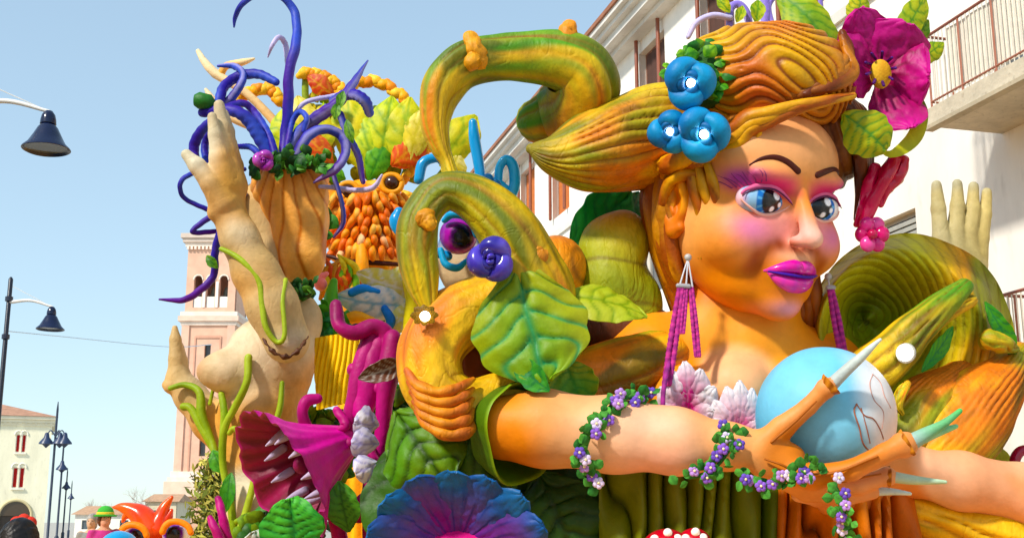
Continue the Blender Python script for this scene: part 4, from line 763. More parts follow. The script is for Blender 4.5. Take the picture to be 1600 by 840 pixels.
# big right hand scroll
rim = [(1594, 560), (1580, 490), (1545, 425), (1485, 380), (1415, 362), (1350, 378), (1300, 420), (1268, 480), (1268, 560), (1300, 640), (1370, 700), (1450, 725), (1530, 690), (1578, 630)]
ctr = A([1352., 505.]); rp = A(rim, float); rp = spline(np.vstack([rp, rp[:1]]), 181)[:-1]
rho = np.concatenate([np.linspace(.04, 1, 110), np.linspace(1.02, 1.5, 16)]); Vg = np.zeros((len(rho), 180, 3)); Cg = np.zeros((len(rho), 180, 3)); sc_t = thing('scroll_shell', 'huge grooved yellow and orange scroll swirling behind the ball', 'sculpture', P(1430, 760, 12.9))
for i, r0 in enumerate(rho):
    rr = min(r0, 2-r0) if r0 > 1 else r0
    pp = ctr+(rp-ctr)*rr; an = np.arctan2(rp[:, 1]-ctr[1], rp[:, 0]-ctr[0]); rad = np.hypot(*(rp-ctr).T)*rr
    ph = rad*.46+2.2*np.sin(an*2+r0*3)+1.5*np.sin(an*3-r0*5)+an*1.0
    if r0 <= 1:
        dep = 13.15-.95*sst(.1, .82, np.full(180, r0))+.55*sst(.8, 1, np.full(180, r0))+.1*np.sin(an*2); dep = dep-.034*np.abs(np.sin(ph/2))*sst(.05, .3, r0)
    else: dep = np.full(180, 12.75+(r0-1)*1.3)+.1*np.sin(an*2)
    Vg[i] = A([P(x_, y_, d_) for (x_, y_), d_ in zip(pp, dep)])
    rgt = sst(1400, 1560, pp[:, 0])*sst(.4, .9, np.full(180, r0)); c = mix(hx('86981e'), hx('c4bc2a'), np.full(180, sst(.15, .75, r0))); c = mix(c, hx('dfb42a'), sst(-.4, .8, sn(Vg[i], 1.6, 4))*sst(.3, .8, r0)); c = mix(c, hx('e0801c'), np.clip(rgt+.35*sn(Vg[i], 1.2, 2)*sst(.5, 1, r0), 0, 1)); c = mix(c, hx('3f8a24'), sst(.45, .95, sn(Vg[i], 1.9, 15))*.7)
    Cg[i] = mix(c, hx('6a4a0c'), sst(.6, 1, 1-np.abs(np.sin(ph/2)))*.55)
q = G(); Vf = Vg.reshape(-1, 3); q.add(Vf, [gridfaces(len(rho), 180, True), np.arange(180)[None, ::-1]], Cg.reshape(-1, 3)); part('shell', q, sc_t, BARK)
def subroot(par, nm, rows, seed, k=8, amp=.07, n=56, m=90, green=0., org=0., st=.6):
    q = G(); tube(q, TP(*rows), rcol(rootcol(seed, green, org), k, 1.5, seed, None, st), n, m, ridged(k, amp, 1.5, seed)); return part(nm, q, par, BARK)
subroot(sc_t, 'branch', [(1290, 640, 11.95, 30), (1345, 592, 11.85, 36), (1400, 548, 11.8, 33), (1442, 505, 11.8, 27), (1478, 470, 11.85, 21), (1508, 447, 11.9, 13)], 21, 12, .07, green=.05)
subroot(sc_t, 'branch', [(1440, 510, 11.86, 20), (1485, 482, 11.86, 15), (1516, 468, 11.92, 10)], 22, 6, .12, green=.2)
subroot(sc_t, 'root_flare', [(1588, 560, 12.55, 26), (1560, 600, 12.35, 46), (1520, 645, 12.2, 62), (1470, 700, 12.1, 60), (1420, 745, 12.05, 40), (1400, 790, 12.0, 30)], 23, 40, .028, 200, org=.55, st=.8)
subroot(sc_t, 'root_flare', [(1500, 590, 12.35, 30), (1450, 640, 12.2, 52), (1410, 690, 12.1, 54), (1380, 740, 12.05, 44)], 24, 36, .028, 180, org=.35, st=.7)
subroot(sc_t, 'knot', [(1416, 600, 11.75, 6), (1406, 615, 11.72, 9), (1402, 632, 11.72, 7), (1408, 644, 11.74, 4)], 25, 5, .1)
subroot(sc_t, 'knot', [(1545, 530, 12.05, 16), (1570, 536, 12.1, 13), (1588, 545, 12.25, 6)], 26, 5, .15, org=.4)
for i, (a, b, w_) in enumerate((((1540, 470, 12.1), (1588, 560, 12.3), 16), ((1440, 580, 12.0), (1490, 510, 12.04), 13))):
    q = G(); leaf(q, P(*a), P(*b), w_*S(12), CAMV, hx('3f9a3a'), hx('6ab03a'), hx('2a7a4a'), bend=.06, seed=i); part('leaf', q, sc_t, PAINT)
subroot(sc_t, 'low_root', [(1370, 770, 11.9, 22), (1430, 800, 11.85, 32), (1500, 820, 11.85, 30), (1600, 850, 11.9, 36), (1640, 900, 12.0, 40)], 27, 9, .1, org=.35, green=-.1)
subroot(sc_t, 'low_root', [(1440, 790, 12.1, 30), (1520, 785, 12.1, 24), (1585, 800, 12.2, 20), (1640, 830, 12.2, 30)], 28, 9, .1, org=.1, green=.2)
lt = thing('float_lamp', 'bright round bulb lit on the scroll\'s slanting branch', 'lamp', P(1415, 560, 11.5), 'lit bulbs on the float'); q = G(); ball(q, P(1414, 551, 11.50), 12*S(11.5), hx('fffdf6'), 20, 12); part('bulb', q, lt, BULB)
q = G(); lathe(q, [(15*S(11.5), 0), (16*S(11.5), .03), (12*S(11.5), .05)], hx('b0b0a8'), P(1414, 551, 11.56), CAMV, 20); part('socket', q, lt, METAL)
# olive and orange mounds behind the shoulder
def mound(name, ells, lab, seed, cfun, freq, amp, h=.022, grp=None):
    C_ = [(P(x_, y_, d_), A([rx, rd, ry])*S(d_)) for x_, y_, d_, rx, ry, rd in ells]
    def ph(p): return (sn(p, 1.3, seed)*3.2+p@A([.9, .5, .6]))*freq
    def f(p):
        d = None
        for c_, r_ in C_: e = sell(p, c_, r_); d = e if d is None else smin(d, e, .1)
        return d-amp*(np.abs(np.sin(ph(p)))-.6)
    lo = np.min([c_-r_ for c_, r_ in C_], 0)-.12; hi = np.max([c_+r_ for c_, r_ in C_], 0)+.12
    V, Fq = nets(f, lo, hi, h); c = mix(cfun(V), hx('5a3a0c'), sst(.75, 1, 1-np.abs(np.sin(ph(V))))*.6); q = G(); q.add(V, [Fq], c)
    return solo(name, q, BARK, lab, 'sculpture', grp, 'all')
mound('leafy_mound', [(955, 430, 12.4, 56, 100, 50), (975, 385, 12.4, 42, 62, 45), (985, 478, 12.45, 52, 66, 40)], 'olive green mound with curled grooves against the woman\'s hair', 31, lambda V: mix(mix(hx('8f9a20'), hx('c8ac28'), .5+.6*sn(V, 2.4, 3)), hx('c88a20'), sst(.2, .9, sn(V, 2, 8))), 2.6, .016)
mound('orange_mound', [(868, 420, 12.3, 52, 52, 60)], 'smooth orange mound tucked behind the big veined leaf', 33, lambda V: mix(hx('d9751c'), hx('e0a03c'), .5+.6*sn(V, 2.6, 5)), 2, .008)
# leaves
LG, DG, YG, TL = hx('7fae2e'), hx('2f7a22'), hx('c3bf30'), hx('2fa06a')
def leafthing(a, b, w_, c1, c2, c3, lab, face=None, name='leaf', cat='leaf', grp=None, mt=None, **k):
    q = G(); leaf(q, P(*a), P(*b), w_*S(a[2]), CAMV if face is None else face, c1, c2, c3, **k); return solo(name, q, mt or PAINT, lab, cat, grp)
leafthing((800, 392, 11.28), (852, 592, 11.02), 92, hx('6f9a2a'), hx('b0a832'), hx('1f8a58'), 'big veined green leaf hanging on the golden shoulder', bend=.05, cup=-.15, p=1.55, q=.7, veins=5, vd=.06, wav=.06, m=60, n=41, seed=2)
leafthing((872, 462, 11.55), (1014, 494, 11.5), 40, hx('9fb038'), hx('b9bd4a'), hx('6f8a24'), 'pale olive pointed leaf overlapping the orange mound', bend=.10, cup=-.2, p=.9, q=.8, veins=5, vd=.04, m=40, n=21, seed=3, face=A([0, -.75, .6]))
leafthing((862, 606, 10.98), (806, 560, 11.1), 21, hx('3a8a34'), hx('5aa23c'), hx('1f6a3a'), 'small dark green leaf standing above the forearm', bend=.05, veins=3, m=24, n=13, seed=4)
leafthing((880, 560, 11.45), (915, 640, 11.5), 40, hx('6aa23a'), hx('c8a832'), hx('3f8a34'), 'green tinted fold running from shoulder toward the forearm', bend=.05, seed=5, m=30, n=17)
leafthing((895, 385, 12.75), (985, 300, 12.8), 44, hx('2fae56'), hx('4abf60'), hx('1f8a52'), 'bright emerald leaf showing between hair horn and olive mound', bend=.1, wav=.15, seed=6, m=34, n=21)
leafthing((960, 380, 12.9), (1000, 300, 12.9), 30, hx('4fbf9a'), hx('3aa07a'), hx('9ad8c0'), 'teal striped leaf close behind the side hair', bend=.1, veins=9, seed=7)
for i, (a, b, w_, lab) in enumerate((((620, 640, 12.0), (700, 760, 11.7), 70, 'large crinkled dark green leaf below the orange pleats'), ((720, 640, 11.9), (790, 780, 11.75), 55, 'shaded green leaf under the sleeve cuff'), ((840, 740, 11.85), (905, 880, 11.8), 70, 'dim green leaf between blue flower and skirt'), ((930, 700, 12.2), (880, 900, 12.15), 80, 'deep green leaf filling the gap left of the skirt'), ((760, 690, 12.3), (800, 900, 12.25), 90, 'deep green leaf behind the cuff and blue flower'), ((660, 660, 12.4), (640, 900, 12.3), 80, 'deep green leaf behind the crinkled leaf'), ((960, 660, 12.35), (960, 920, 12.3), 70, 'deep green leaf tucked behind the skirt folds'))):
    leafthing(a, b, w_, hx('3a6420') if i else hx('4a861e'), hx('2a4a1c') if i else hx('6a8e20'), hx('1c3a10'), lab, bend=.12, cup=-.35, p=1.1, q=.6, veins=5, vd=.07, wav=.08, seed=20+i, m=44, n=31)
for i, (a, b, w_, tw_) in enumerate((((1215, -12, 11.9), (1312, 92, 11.7), 34, .3), ((1338, 40, 11.95), (1346, -14, 11.95), 20, 0), ((1404, 66, 11.8), (1446, -8, 11.85), 22, .2), ((1430, 100, 11.8), (1474, 66, 11.85), 17, .2), ((1425, 70, 11.9), (1452, 30, 11.9), 14, 0))):
    leafthing(a, b, w_, hx('6f9a26'), hx('c0bc34'), hx('3f7a2c'), ('long arched green leaf lying over the crown of the hair', 'upright green leaf stub above the magenta flower', 'tall yellow green leaf rising behind the magenta flower', 'pointed yellow leaf sticking out beside the magenta flower', 'short yellow leaf tucked between the taller ones')[i], bend=.14 if i == 0 else .06, cup=-.2, seed=40+i, twist=tw_, m=34, n=17, grp=None)
leafthing((1318, 178, 11.28), (1388, 236, 11.3), 40, hx('7fa02a'), hx('c4b832'), hx('3f8a3a'), 'broad green leaf folded down over the woman\'s temple', bend=.12, p=1.2, q=.55, cup=-.25, seed=46, m=34, n=19)
q = G(); m_ = 30; path = spline(A([P(*p) for p in ((1436, 150, 11.6), (1440, 185, 11.55), (1424, 220, 11.5), (1396, 242, 11.48), (1378, 238, 11.48))]), m_); wv = 15*S(11.5)*np.sin(np.linspace(.25, 3.0, m_))
r_, u_, f_ = frame(1420, 210); tn = np.gradient(path, axis=0); tn /= np.linalg.norm(tn, axis=1)[:, None]; sd = np.cross(tn, -f_); Vg = path[:, None]+sd[:, None]*(wv[:, None]*np.linspace(-1, 1, 9)[None])[..., None]
sheet(q, Vg, .02, mix(hx('b8b42e'), hx('6f8a24'), .5+.6*sn(Vg, 6, 3))); solo('leaf', q, PAINT, 'curling yellow green leaf hooked under the magenta flower', 'leaf')
# crimson ribbon and small pink blossom beside the cheek
rb = thing('crimson_ribbon', 'glossy crimson ribbon trailing past the woman\'s cheek', 'ribbon', P(1360, 370, 11.9))
for i, rows in enumerate(([(1400, 246, 11.7, 9), (1385, 275, 11.7, 12), (1368, 310, 11.75, 11), (1352, 345, 11.8, 9), (1346, 365, 11.8, 5)], [(1412, 250, 11.72, 7), (1404, 275, 11.72, 11), (1388, 295, 11.74, 9), (1378, 320, 11.78, 5)], [(1368, 262, 11.76, 8), (1360, 290, 11.76, 10), (1350, 320, 11.8, 8), (1340, 350, 11.85, 5)])):
    q = G(); tube(q, TP(*rows), lambda t, a, V: mix(hx('b81a34'), hx('d82a5a'), .5+.5*sn(V, 6, 2)), 16, 30, ridged(4, .25, 1, i)); part('strand', q, rb, GLOSS)
# ================================================================ FLOWERS AND JEWELS ON THE WOMAN
def petals(parent, c0, tips, D, c1, c2, c3, p=1.5, q=.62, cup=-.2, bend=.05, th=None, mt=None, face=None, dz=-.15, stripes=0, nm='petal', vd=.05, seed=0, wav=.03, grad=1.1, g0=.1):
    for i, (x_, y_, w_) in enumerate(tips):
        b = P(c0[0], c0[1], D); t = P(x_, y_, D+dz); V, u, v, vein = leafgrid(b, t, w_*S(D), CAMV if face is None else face, bend=bend, cup=cup, p=p, q=q, m=34, n=25, veins=5, vd=vd*.4, wav=wav, seed=seed+i)
        c = mix(c1, c2, u*grad-g0+.25*sn(V, 5, i)); 
        if stripes: sp_ = np.abs(np.sin(v*stripes+.6*np.sin(u*4))); V = V-nrm(CAMV)*(.03*w_*S(D)*(sp_-.5))[..., None]; c = mix(c, c3, sst(.5, 0, sp_)*.7*sst(1.0, .5, u))
        else: c = mix(c, c3, vein*.4)
        q_ = G(); sheet(q_, V, th or w_*S(D)*.10, c, c*.8); part(nm, q_, parent, mt or PAINT)
mf = thing('magenta_flower', 'large magenta flower with yellow centre pinned in the woman\'s hair', 'flower', P(1378, 150, 11.6))
petals(mf, (1376, 118), [(1344, 12, 42), (1309, 74, 42), (1420, 34, 62), (1450, 120, 60), (1422, 200, 44), (1332, 126, 30)], 11.62, hx('a01048'), hx('cc2a8c'), hx('6a0824'), stripes=9, dz=-.32, cup=-.3, bend=-.04, mt=PAINT)
q = G(); r_, u_, f_ = frame(1376, 118); ball(q, P(1376, 116, 11.42), A([17, 10, 24])*S(11.4), lambda V, L: mix(hx('d89a14'), hx('e8b82a'), .5+.5*sn(V, 20, 2)), 28, 18, axes=[r_, f_, u_]); part('centre', q, mf, FOAM)
for k in range(9):
    a = k*.7; q = G(); tube(q, TP((1376+14*math.cos(a), 108+18*math.sin(a), 11.45, 2.5), (1376+24*math.cos(a), 106+26*math.sin(a), 11.3, 2.5)), hx('4a1a6a'), 6, 5); part('stamen', q, mf, PAINT)
def rose(px, py, D, R_, lab, cols, bulb=True, grp=None, tilt=(0, 0), seed=0, name='blue_rose'):
    t = thing(name, lab, 'flower', P(px, py+R_, D), grp); r_, u_, f_ = frame(px, py); c0 = P(px, py, D); s_ = S(D)*R_; rg = np.random.RandomState(seed)
    q = G(); ball(q, c0+f_*s_*.25, A([.72, .5, .72])*s_, cols[1], 24, 14, axes=[r_, f_, u_]); part('calyx', q, t, PAINT)
    def pet(rad, w_, a0, span, fwd, c):
        pts = []
        for t_ in np.linspace(0, 1, 7):
            a = a0+span*t_; rr = rad*(1.12-.3*t_); e = math.sin(math.pi*(t_*.9+.06)); pts.append(tuple(c0+s_*(r_*rr*math.cos(a)+u_*rr*math.sin(a)-f_*(fwd+.18*t_)))+(s_*w_*(.25+.8*e),))
        q_ = G(); tube(q_, pts, lambda tt, aa, V: mix(mix(c[0], c[1], .5+.6*np.sin(aa+tt*3)), c[2], sst(.3, .9, sn(V, 4/s_*.3, seed))), 18, 30, flat=(f_, 1.25)); part('petal', q_, t, GLOSS if not bulb else PAINT)
    for k in range(3): pet(.62, .44, k*2.09+rg.rand()*.4+seed, 2.5, .0, cols)
    for k in range(3): pet(.36, .2, k*2.09+.7+seed, 2.3, .24, [cols[1], cols[1]*.75, cols[0]])
    if bulb: q = G(); ball(q, c0-f_*s_*.42, s_*.17, hx('fffdf8'), 18, 10); part('bulb', q, t, BULB); q = G(); tube(q, [tuple(c0-f_*s_*.40+s_*.19*(r_*math.cos(a)+u_*math.sin(a)))+(s_*.045,) for a in np.linspace(0, 6.28, 13)], hx('2a3448'), 8, 26); part('bulb_rim', q, t, METAL)
    else:
        for k in range(2): pet(.14, .13, k*3.1+.2, 2.6, .42, [cols[1], cols[0], cols[0]])
BL = [hx('1f8fc4'), hx('1569a8'), hx('2fa8d4')]
rose(1080, 130, 10.98, 43, 'blue rose with glowing bulb, highest of three over the ear', BL, seed=1)
rose(1047, 206, 11.15, 34, 'smallest blue rose with glowing bulb, half behind its neighbour', BL, seed=2)
rose(1100, 210, 11.02, 43, 'blue rose with glowing bulb directly above the woman\'s ear', BL, seed=3)
rose(767, 405, 11.02, 36, 'violet blue rose without a bulb on the looped root', [hx('5a4cb8'), hx('3a348c'), hx('6f62cc')], False, seed=4, name='violet_rose')
LCD = -.38
lc = thing('leaf_cluster', 'dense clump of curly green leaves above the blue roses', 'foliage', P(1098, 170, 11.7)); rg = np.random.RandomState(4)
q = G(); ball(q, P(1100, 118, 11.75+LCD), A([52, 40, 55])*S(11.7), hx('2a5a1c'), 20, 14); part('core', q, lc, FOAM)
for k in range(46):
    a = rg.rand()*6.28; e = rg.rand()**.5; x_ = 1100+50*e*math.cos(a); y_ = 114+54*e*math.sin(a); d_ = 11.72+LCD-.30*math.sqrt(max(0, 1-e*e)); b = rg.rand()*6.28; l = 15+10*rg.rand()
    q = G(); leaf(q, P(x_, y_, d_), P(x_+l*math.cos(b), y_+l*math.sin(b), d_-.05), l*.5*S(11.6), CAMV+rg.normal(size=3)*.5, *[[hx('3f8a22'), hx('6aae2e'), hx('2a6a20')], [hx('5a9a2a'), hx('8fbe3a'), hx('3a7a24')], [hx('2a6a2a'), hx('3f8a3a'), hx('1f5a20')]][k % 3], bend=.15, cup=-.3, m=10, n=7, veins=2, seed=k); part('leaf', q, lc, PAINT)
# purple tendrils and small leaves on top of the hair
tt_ = thing('hair_tendrils', 'lilac tendrils curling up behind the top of the hair', 'tendril', P(1150, 60, 12.6))
for rows in ([(1075, 58, 12.3, 4), (1088, 36, 12.3, 5), (1112, 24, 12.3, 5), (1140, 28, 12.35, 6)], [(1140, 40, 12.4, 6), (1142, 14, 12.4, 7), (1154, 8, 12.4, 7), (1166, 22, 12.4, 7), (1172, 44, 12.4, 6)], [(1196, 44, 12.5, 7), (1196, 20, 12.5, 8), (1192, -10, 12.5, 7)], [(1206, 40, 12.5, 5), (1200, 10, 12.5, 5), (1212, -10, 12.5, 4)], [(1284, 20, 12.5, 4), (1280, -12, 12.5, 4)]):
    q = G(); tube(q, TP(*rows), lambda t, a, V: mix(hx('8a78c8'), hx('c8c0e8'), .5+.5*np.sin(a)), 10, 24); part('tendril', q, tt_, PAINT)
for a, b, w_ in (((1140, 20, 12.3), (1120, -4, 12.3), 10), ((1180, 36, 12.3), (1184, 2, 12.3), 13), ((1150, 36, 12.3), (1160, 10, 12.3), 9)): q = G(); leaf(q, P(*a), P(*b), w_*S(12.3), CAMV, hx('8fae34'), hx('c8c83e'), hx('4f8a2a'), bend=.1, m=14, n=9, veins=3); part('leaf', q, tt_, PAINT)
# small pink blossom by the cheek, brown lamp flower on the loop
pb = thing('pink_blossom', 'small glossy pink blossom hanging at the end of the crimson ribbon', 'flower', P(1362, 395, 11.8))
for k in range(6): a = k*1.05; q = G(); ball(q, P(1364+15*math.cos(a), 366+17*math.sin(a), 11.72+.03*(k % 2)), A([12, 10, 13])*S(11.8), mix(hx('c82a6a'), hx('e05a9a'), (k % 3)/2.), 16, 10); part('petal', q, pb, GLOSS)
q = G(); ball(q, P(1364, 366, 11.64), 8*S(11.7), hx('b01a4a'), 14, 8); part('centre', q, pb, GLOSS)
bf = thing('lamp_flower', 'small ragged brown flower with lit bulb on the looped root\'s tip', 'flower', P(665, 510, 11.1)); 
petals(bf, (664, 494), [(664+23*math.cos(k*.785), 494+17*math.sin(k*.785), 7) for k in range(8)], 11.1, hx('6a4a18'), hx('8a6a20'), hx('3a2a10'), dz=.02, p=1, wav=0)
q = G(); ball(q, P(664, 494, 11.04), 8*S(11), hx('fff6dc'), 16, 10); part('bulb', q, bf, BULB)
# lily cups on the chest
for (cx, cy, tips, lab) in ((1076, 652, [(1024, 644, 22), (1118, 640, 20), (1030, 608, 24), (1118, 606, 24), (1050, 580, 24), (1096, 578, 24), (1072, 566, 24)], 'white lily cup flushed pink at its base, next to the forearm garland'), (1154, 678, [(1110, 656, 18), (1192, 656, 18), (1116, 626, 20), (1190, 630, 20), (1134, 604, 20), (1176, 606, 20), (1155, 594, 20)], 'white lily cup streaked mauve, tucked against the blue ball')):
    t = thing('lily_cup', lab, 'flower', P(cx, cy, 11.6)); petals(t, (cx, cy), tips, 11.62, hx('d83a8c'), hx('f4eef2'), hx('c8b0c4'), p=.95, q=.75, dz=-.12, cup=-.35, bend=.16, mt=PAINT, vd=.12, wav=0, grad=1.5, g0=.38)
# earrings
def earring(x0, y0, D, strands, tass, lab):
    t = thing('earring', lab, 'earring', P(x0, y0+80, D), None); q = G(); ball(q, P(x0, y0, D), 6*S(D), hx('b8b4b0'), 12, 8); part('stud', q, t, METAL)
    for x_, y_ in strands: q = G(); tube(q, TP((x0, y0+2, D, 1.3), ((x0+x_)/2, (y0+y_)/2, D-.02, 1.3), (x_, y_, D-.03, 1.6)), hx('c8c8d0'), 6, 6); part('chain', q, t, METAL)
    for x1, y1, x2, y2, r_ in tass:
        for j in range(3): q = G(); o = (j-1)*r_*.6; tube(q, TP((x1+o*.6, y1, D-.03, r_*.5), ((x1+x2)/2+o, (y1+y2)/2, D-.06+.03*(j % 2), r_*.62), (x2+o*1.1, y2, D-.08, r_*.5)), lambda t_, a, V: mix(hx('c8328c'), hx('9a1f78'), .5+.6*np.sin(t_*60+j)), 8, 60, lambda t_, a: 1+.14*np.sin(t_*130)); part('tassel_strand', q, t, FOAM)
    q = G(); tube(q, TP((tass[0][0]-4, tass[0][1]-3, D-.04, 4), (tass[-1][0]+4, tass[-1][1]-3, D-.04, 4)), hx('a8a4a8'), 8, 6); part('bar', q, t, METAL)
earring(1075, 402, 11.55, [(1062, 446), (1072, 448), (1082, 448)], [(1064, 449, 1042, 600, 7), (1080, 450, 1090, 556, 5), (1072, 450, 1066, 520, 4)], 'long magenta tassel earring hanging from the woman\'s visible ear')
earring(1294, 432, 12.05, [(1296, 450)], [(1298, 452, 1316, 548, 7)], 'magenta tassel earring hanging past the far side of the neck')
# straps
for rows, lab in (([(1046, 560, 11.5, 4), (1036, 620, 11.3, 4), (1040, 700, 11.35, 4), (1040, 760, 11.6, 4), (1038, 840, 11.6, 4)], 'thin purple strap dropping in front of the green skirt'), ([(1380, 770, 11.4, 3), (1382, 810, 11.4, 3), (1384, 860, 11.4, 3)], 'thin pink cord hanging below the clawed fingers')):
    q = G(); tube(q, TP(*rows), lambda t, a, V: mix(hx('a82a8c'), hx('7a1f6a'), .5+.5*np.sin(t*90)), 8, 60); solo('strap', q, FOAM, lab, 'strap')
# garlands of ivy and violets
def garland(rows, lab, seed, dens=1.):
    rg = np.random.RandomState(seed); t = thing('flower_garland', lab, 'garland', P(rows[-1][0], rows[-1][1], rows[-1][2])); q = G(); tube(q, TP(*[(x_, y_, d_, 3) for x_, y_, d_ in rows]), hx('2f6a24'), 7, 40); part('stem', q, t, FOAM)
    L = sum(math.hypot(rows[i+1][0]-rows[i][0], rows[i+1][1]-rows[i][1]) for i in range(len(rows)-1)); n = int(L/2.4*dens); pts = spline(A([P(*r_) for r_ in rows]), n); s_ = S(rows[0][2])
    for i, p in enumerate(pts):
        o = rg.normal(size=3)*(A([9, 3, 9])*s_*.8)-A([0, .02, 0]); d = rg.normal(size=3); d[1] *= .5; d = nrm(d); q = G(); l = (11+8*rg.rand())*s_; k = rg.rand(); c = mix(hx('2a7a2a'), hx('5aae3a'), k)
        leaf(q, p+o, p+o+d*l, l*.46, CAMV+rg.normal(size=3)*.4, c, c*1.3, c*.7, m=7, n=5, veins=1, cup=-.3, seed=i); part('leaf', q, t, FOAM)
        if i % 6 == 1:
            c0 = p+rg.normal(size=3)*A([7, 2, 7])*s_-A([0, .05, 0]); cc = [hx('8a5ac8'), hx('b88ad8'), hx('6a4ab8'), hx('d8c8ec')][rg.randint(4)]; q = G()
            for j in range(5): a = j*1.257+i; ball(q, c0+A([math.cos(a), 0, math.sin(a)])*5*s_, A([4.4, 2.6, 4.4])*s_, cc, 8, 6)
            ball(q, c0-A([0, 3*s_, 0]), 2.2*s_, hx('f0e8b0'), 8, 5); part('blossom', q, t, FOAM)
garland([(1012, 620, 11.05), (978, 622, 10.9), (945, 642, 10.78), (924, 675, 10.74), (914, 708, 10.77), (920, 738, 10.88), (930, 756, 10.92)], 'ivy garland with violet blossoms draped over the middle of the forearm', 1)
garland([(1134, 664, 10.72), (1142, 690, 10.64), (1130, 716, 10.62), (1106, 738, 10.66), (1076, 746, 10.74)], 'ivy garland with violet blossoms tied round the wrist', 2)
garland([(1156, 742, 10.62), (1188, 754, 10.58), (1218, 754, 10.54), (1246, 742, 10.46), (1274, 728, 10.42)], 'ivy garland with violet blossoms lying below the clawed hand', 3)
garland([(1306, 760, 10.42), (1318, 788, 10.44), (1314, 816, 10.5), (1326, 850, 10.6)], 'short ivy garland dangling from beneath the fingers', 4)
# ================================================================ BEIGE FIGURE WITH RAISED HANDS
BD = 15.0
def beige(V, seed):
    c = mix(hx('d0b07c'), hx('dcd0b4'), sst(-.3, .7, sn(V, 2.2, seed))); c = mix(c, hx('d8983c'), sst(-.1, .8, sn(V, 2.7, seed+3))*.8); return mix(c, hx('b08a50'), sst(.45, 1, sn(V, 4.5, seed+6))*.5)
bg_ = thing('beige_figure', 'beige nude figure wrapped in green vines with both hands raised', 'sculpture', tuple(P(400, 815, BD)[:2])+(DECKZ,))
B_ = [SW(462, 508, 15.1, 40), SW(425, 560, 15.1, 66), SW(410, 640, 15.1, 60), SW(405, 720, 15.1, 52), SW(410, 800, 15.1, 60), SW(415, 900, 15.1, 62)]
L_ = [SW(372, 700, 15.25, 34), SW(330, 655, 15.3, 29), SW(298, 618, 15.3, 23), SW(280, 592, 15.3, 20)]
LF = [[SW(280, 596, 15.3, 18), SW(276, 560, 15.25, 12), SW(274, 530, 15.25, 9), SW(273, 513, 15.25, 5)], [SW(282, 600, 15.35, 16), SW(284, 565, 15.35, 10), SW(280, 540, 15.35, 7)], [SW(278, 602, 15.25, 12), SW(266, 604, 15.2, 8), SW(260, 600, 15.2, 6)]]
def f_b(p):
    d = chain(p, B_, .15); d = smin(d, chain(p, [SW(388, 575, 14.85, 46), SW(350, 580, 14.7, 33), SW(330, 580, 14.62, 20)], .1), .1)
    d = smin(d, np.linalg.norm(p-P(318, 577, 14.55), axis=-1)-6*S(14.6), .05)
    d = smin(d, chain(p, [SW(455, 500, 15.15, 44), SW(440, 440, 15.25, 34), SW(420, 400, 15.25, 36), SW(410, 320, 15.25, 40)], .1), .12)
    d = smin(d, chain(p, L_, .1), .15)
    for f_ in LF: d = smin(d, chain(p, f_, .03), .05)
    return d
lo, hi = bounds(B_+L_+LF[0]+LF[2]+[SW(318, 577, 14.55, 30), SW(410, 320, 15.25, 40)], .08); V, Fq = nets(f_b, lo, hi, .026)
c = beige(V, 1); zz = V[:, 2]; bp_ = P(318, 577, 14.55); c = mix(c, hx('c07a5a'), np.exp(-(np.linalg.norm(V-bp_, axis=1)/.09)**2)*.7); c = mix(c, hx('e8d8c0'), sst(.75, .2, np.linalg.norm(V-P(385, 570, 14.7), axis=1))*.5); c = mix(c, hx('d9904a'), sst(P(0, 745, 15)[2], P(0, 840, 15)[2], zz)*.6)
g = G(); g.add(V, [Fq], c); body = part('body', g, bg_, BEIGE, 'all')
A_ = [SW(448, 530, 14.35, 37), SW(425, 480, 14.3, 39), SW(398, 425, 14.25, 35), SW(374, 372, 14.2, 29), SW(360, 335, 14.2, 27)]
HF = [[SW(362, 290, 14.2, 25), SW(354, 238, 14.15, 16), SW(348, 200, 14.12, 13), SW(343, 164, 14.1, 9)], [SW(352, 290, 14.12, 24), SW(342, 245, 14.0, 15), SW(336, 210, 13.96, 11), SW(332, 182, 13.95, 8)], [SW(362, 290, 14.3, 24), SW(362, 245, 14.3, 14), SW(356, 205, 14.3, 11), SW(351, 176, 14.3, 7)],
      [SW(350, 318, 14.1, 24), SW(330, 288, 14.0, 17), SW(308, 258, 13.95, 14), SW(291, 240, 13.93, 9)], [SW(364, 300, 14.38, 20), SW(368, 258, 14.42, 12), SW(364, 222, 14.44, 8)]]
def f_a(p):
    d = chain(p, A_, .1); d = smin(d, sell(p, P(358, 300, 14.2), A([27, 24, 48])*S(14.2)), .08)
    for f_ in HF: d = smin(d, chain(p, f_, .04), .035)
    d = smin(d, np.linalg.norm(p-P(336, 332, 14.1), axis=-1)-12*S(14), .06)
    return d
lo, hi = bounds(A_+sum(HF, []), .08); V, Fq = nets(f_a, lo, hi, .022); c = beige(V, 5); c = mix(c, hx('c8913a'), np.exp(-(np.linalg.norm(V-P(356, 290, 14.0), axis=1)/.34)**2)*.6); c = mix(c, hx('b8b4a4'), sst(P(0, 215, 14)[2], P(0, 165, 14)[2], V[:, 2])*.5)
g = G(); g.add(V, [Fq], c); part('raised_arm', g, bg_, BEIGE, 'all')
q = G(); tube(q, TP((410, 530, 14.08, 1.5), (424, 548, 14.02, 3), (446, 556, 14.02, 3.5), (466, 545, 14.06, 3), (482, 524, 14.2, 1.5)), hx('54301c'), 10, 40, lambda t, a: 1+.5*np.sin(t*31)+.3*np.sin(t*57+a)); part('arm_seam', q, bg_, BARK)
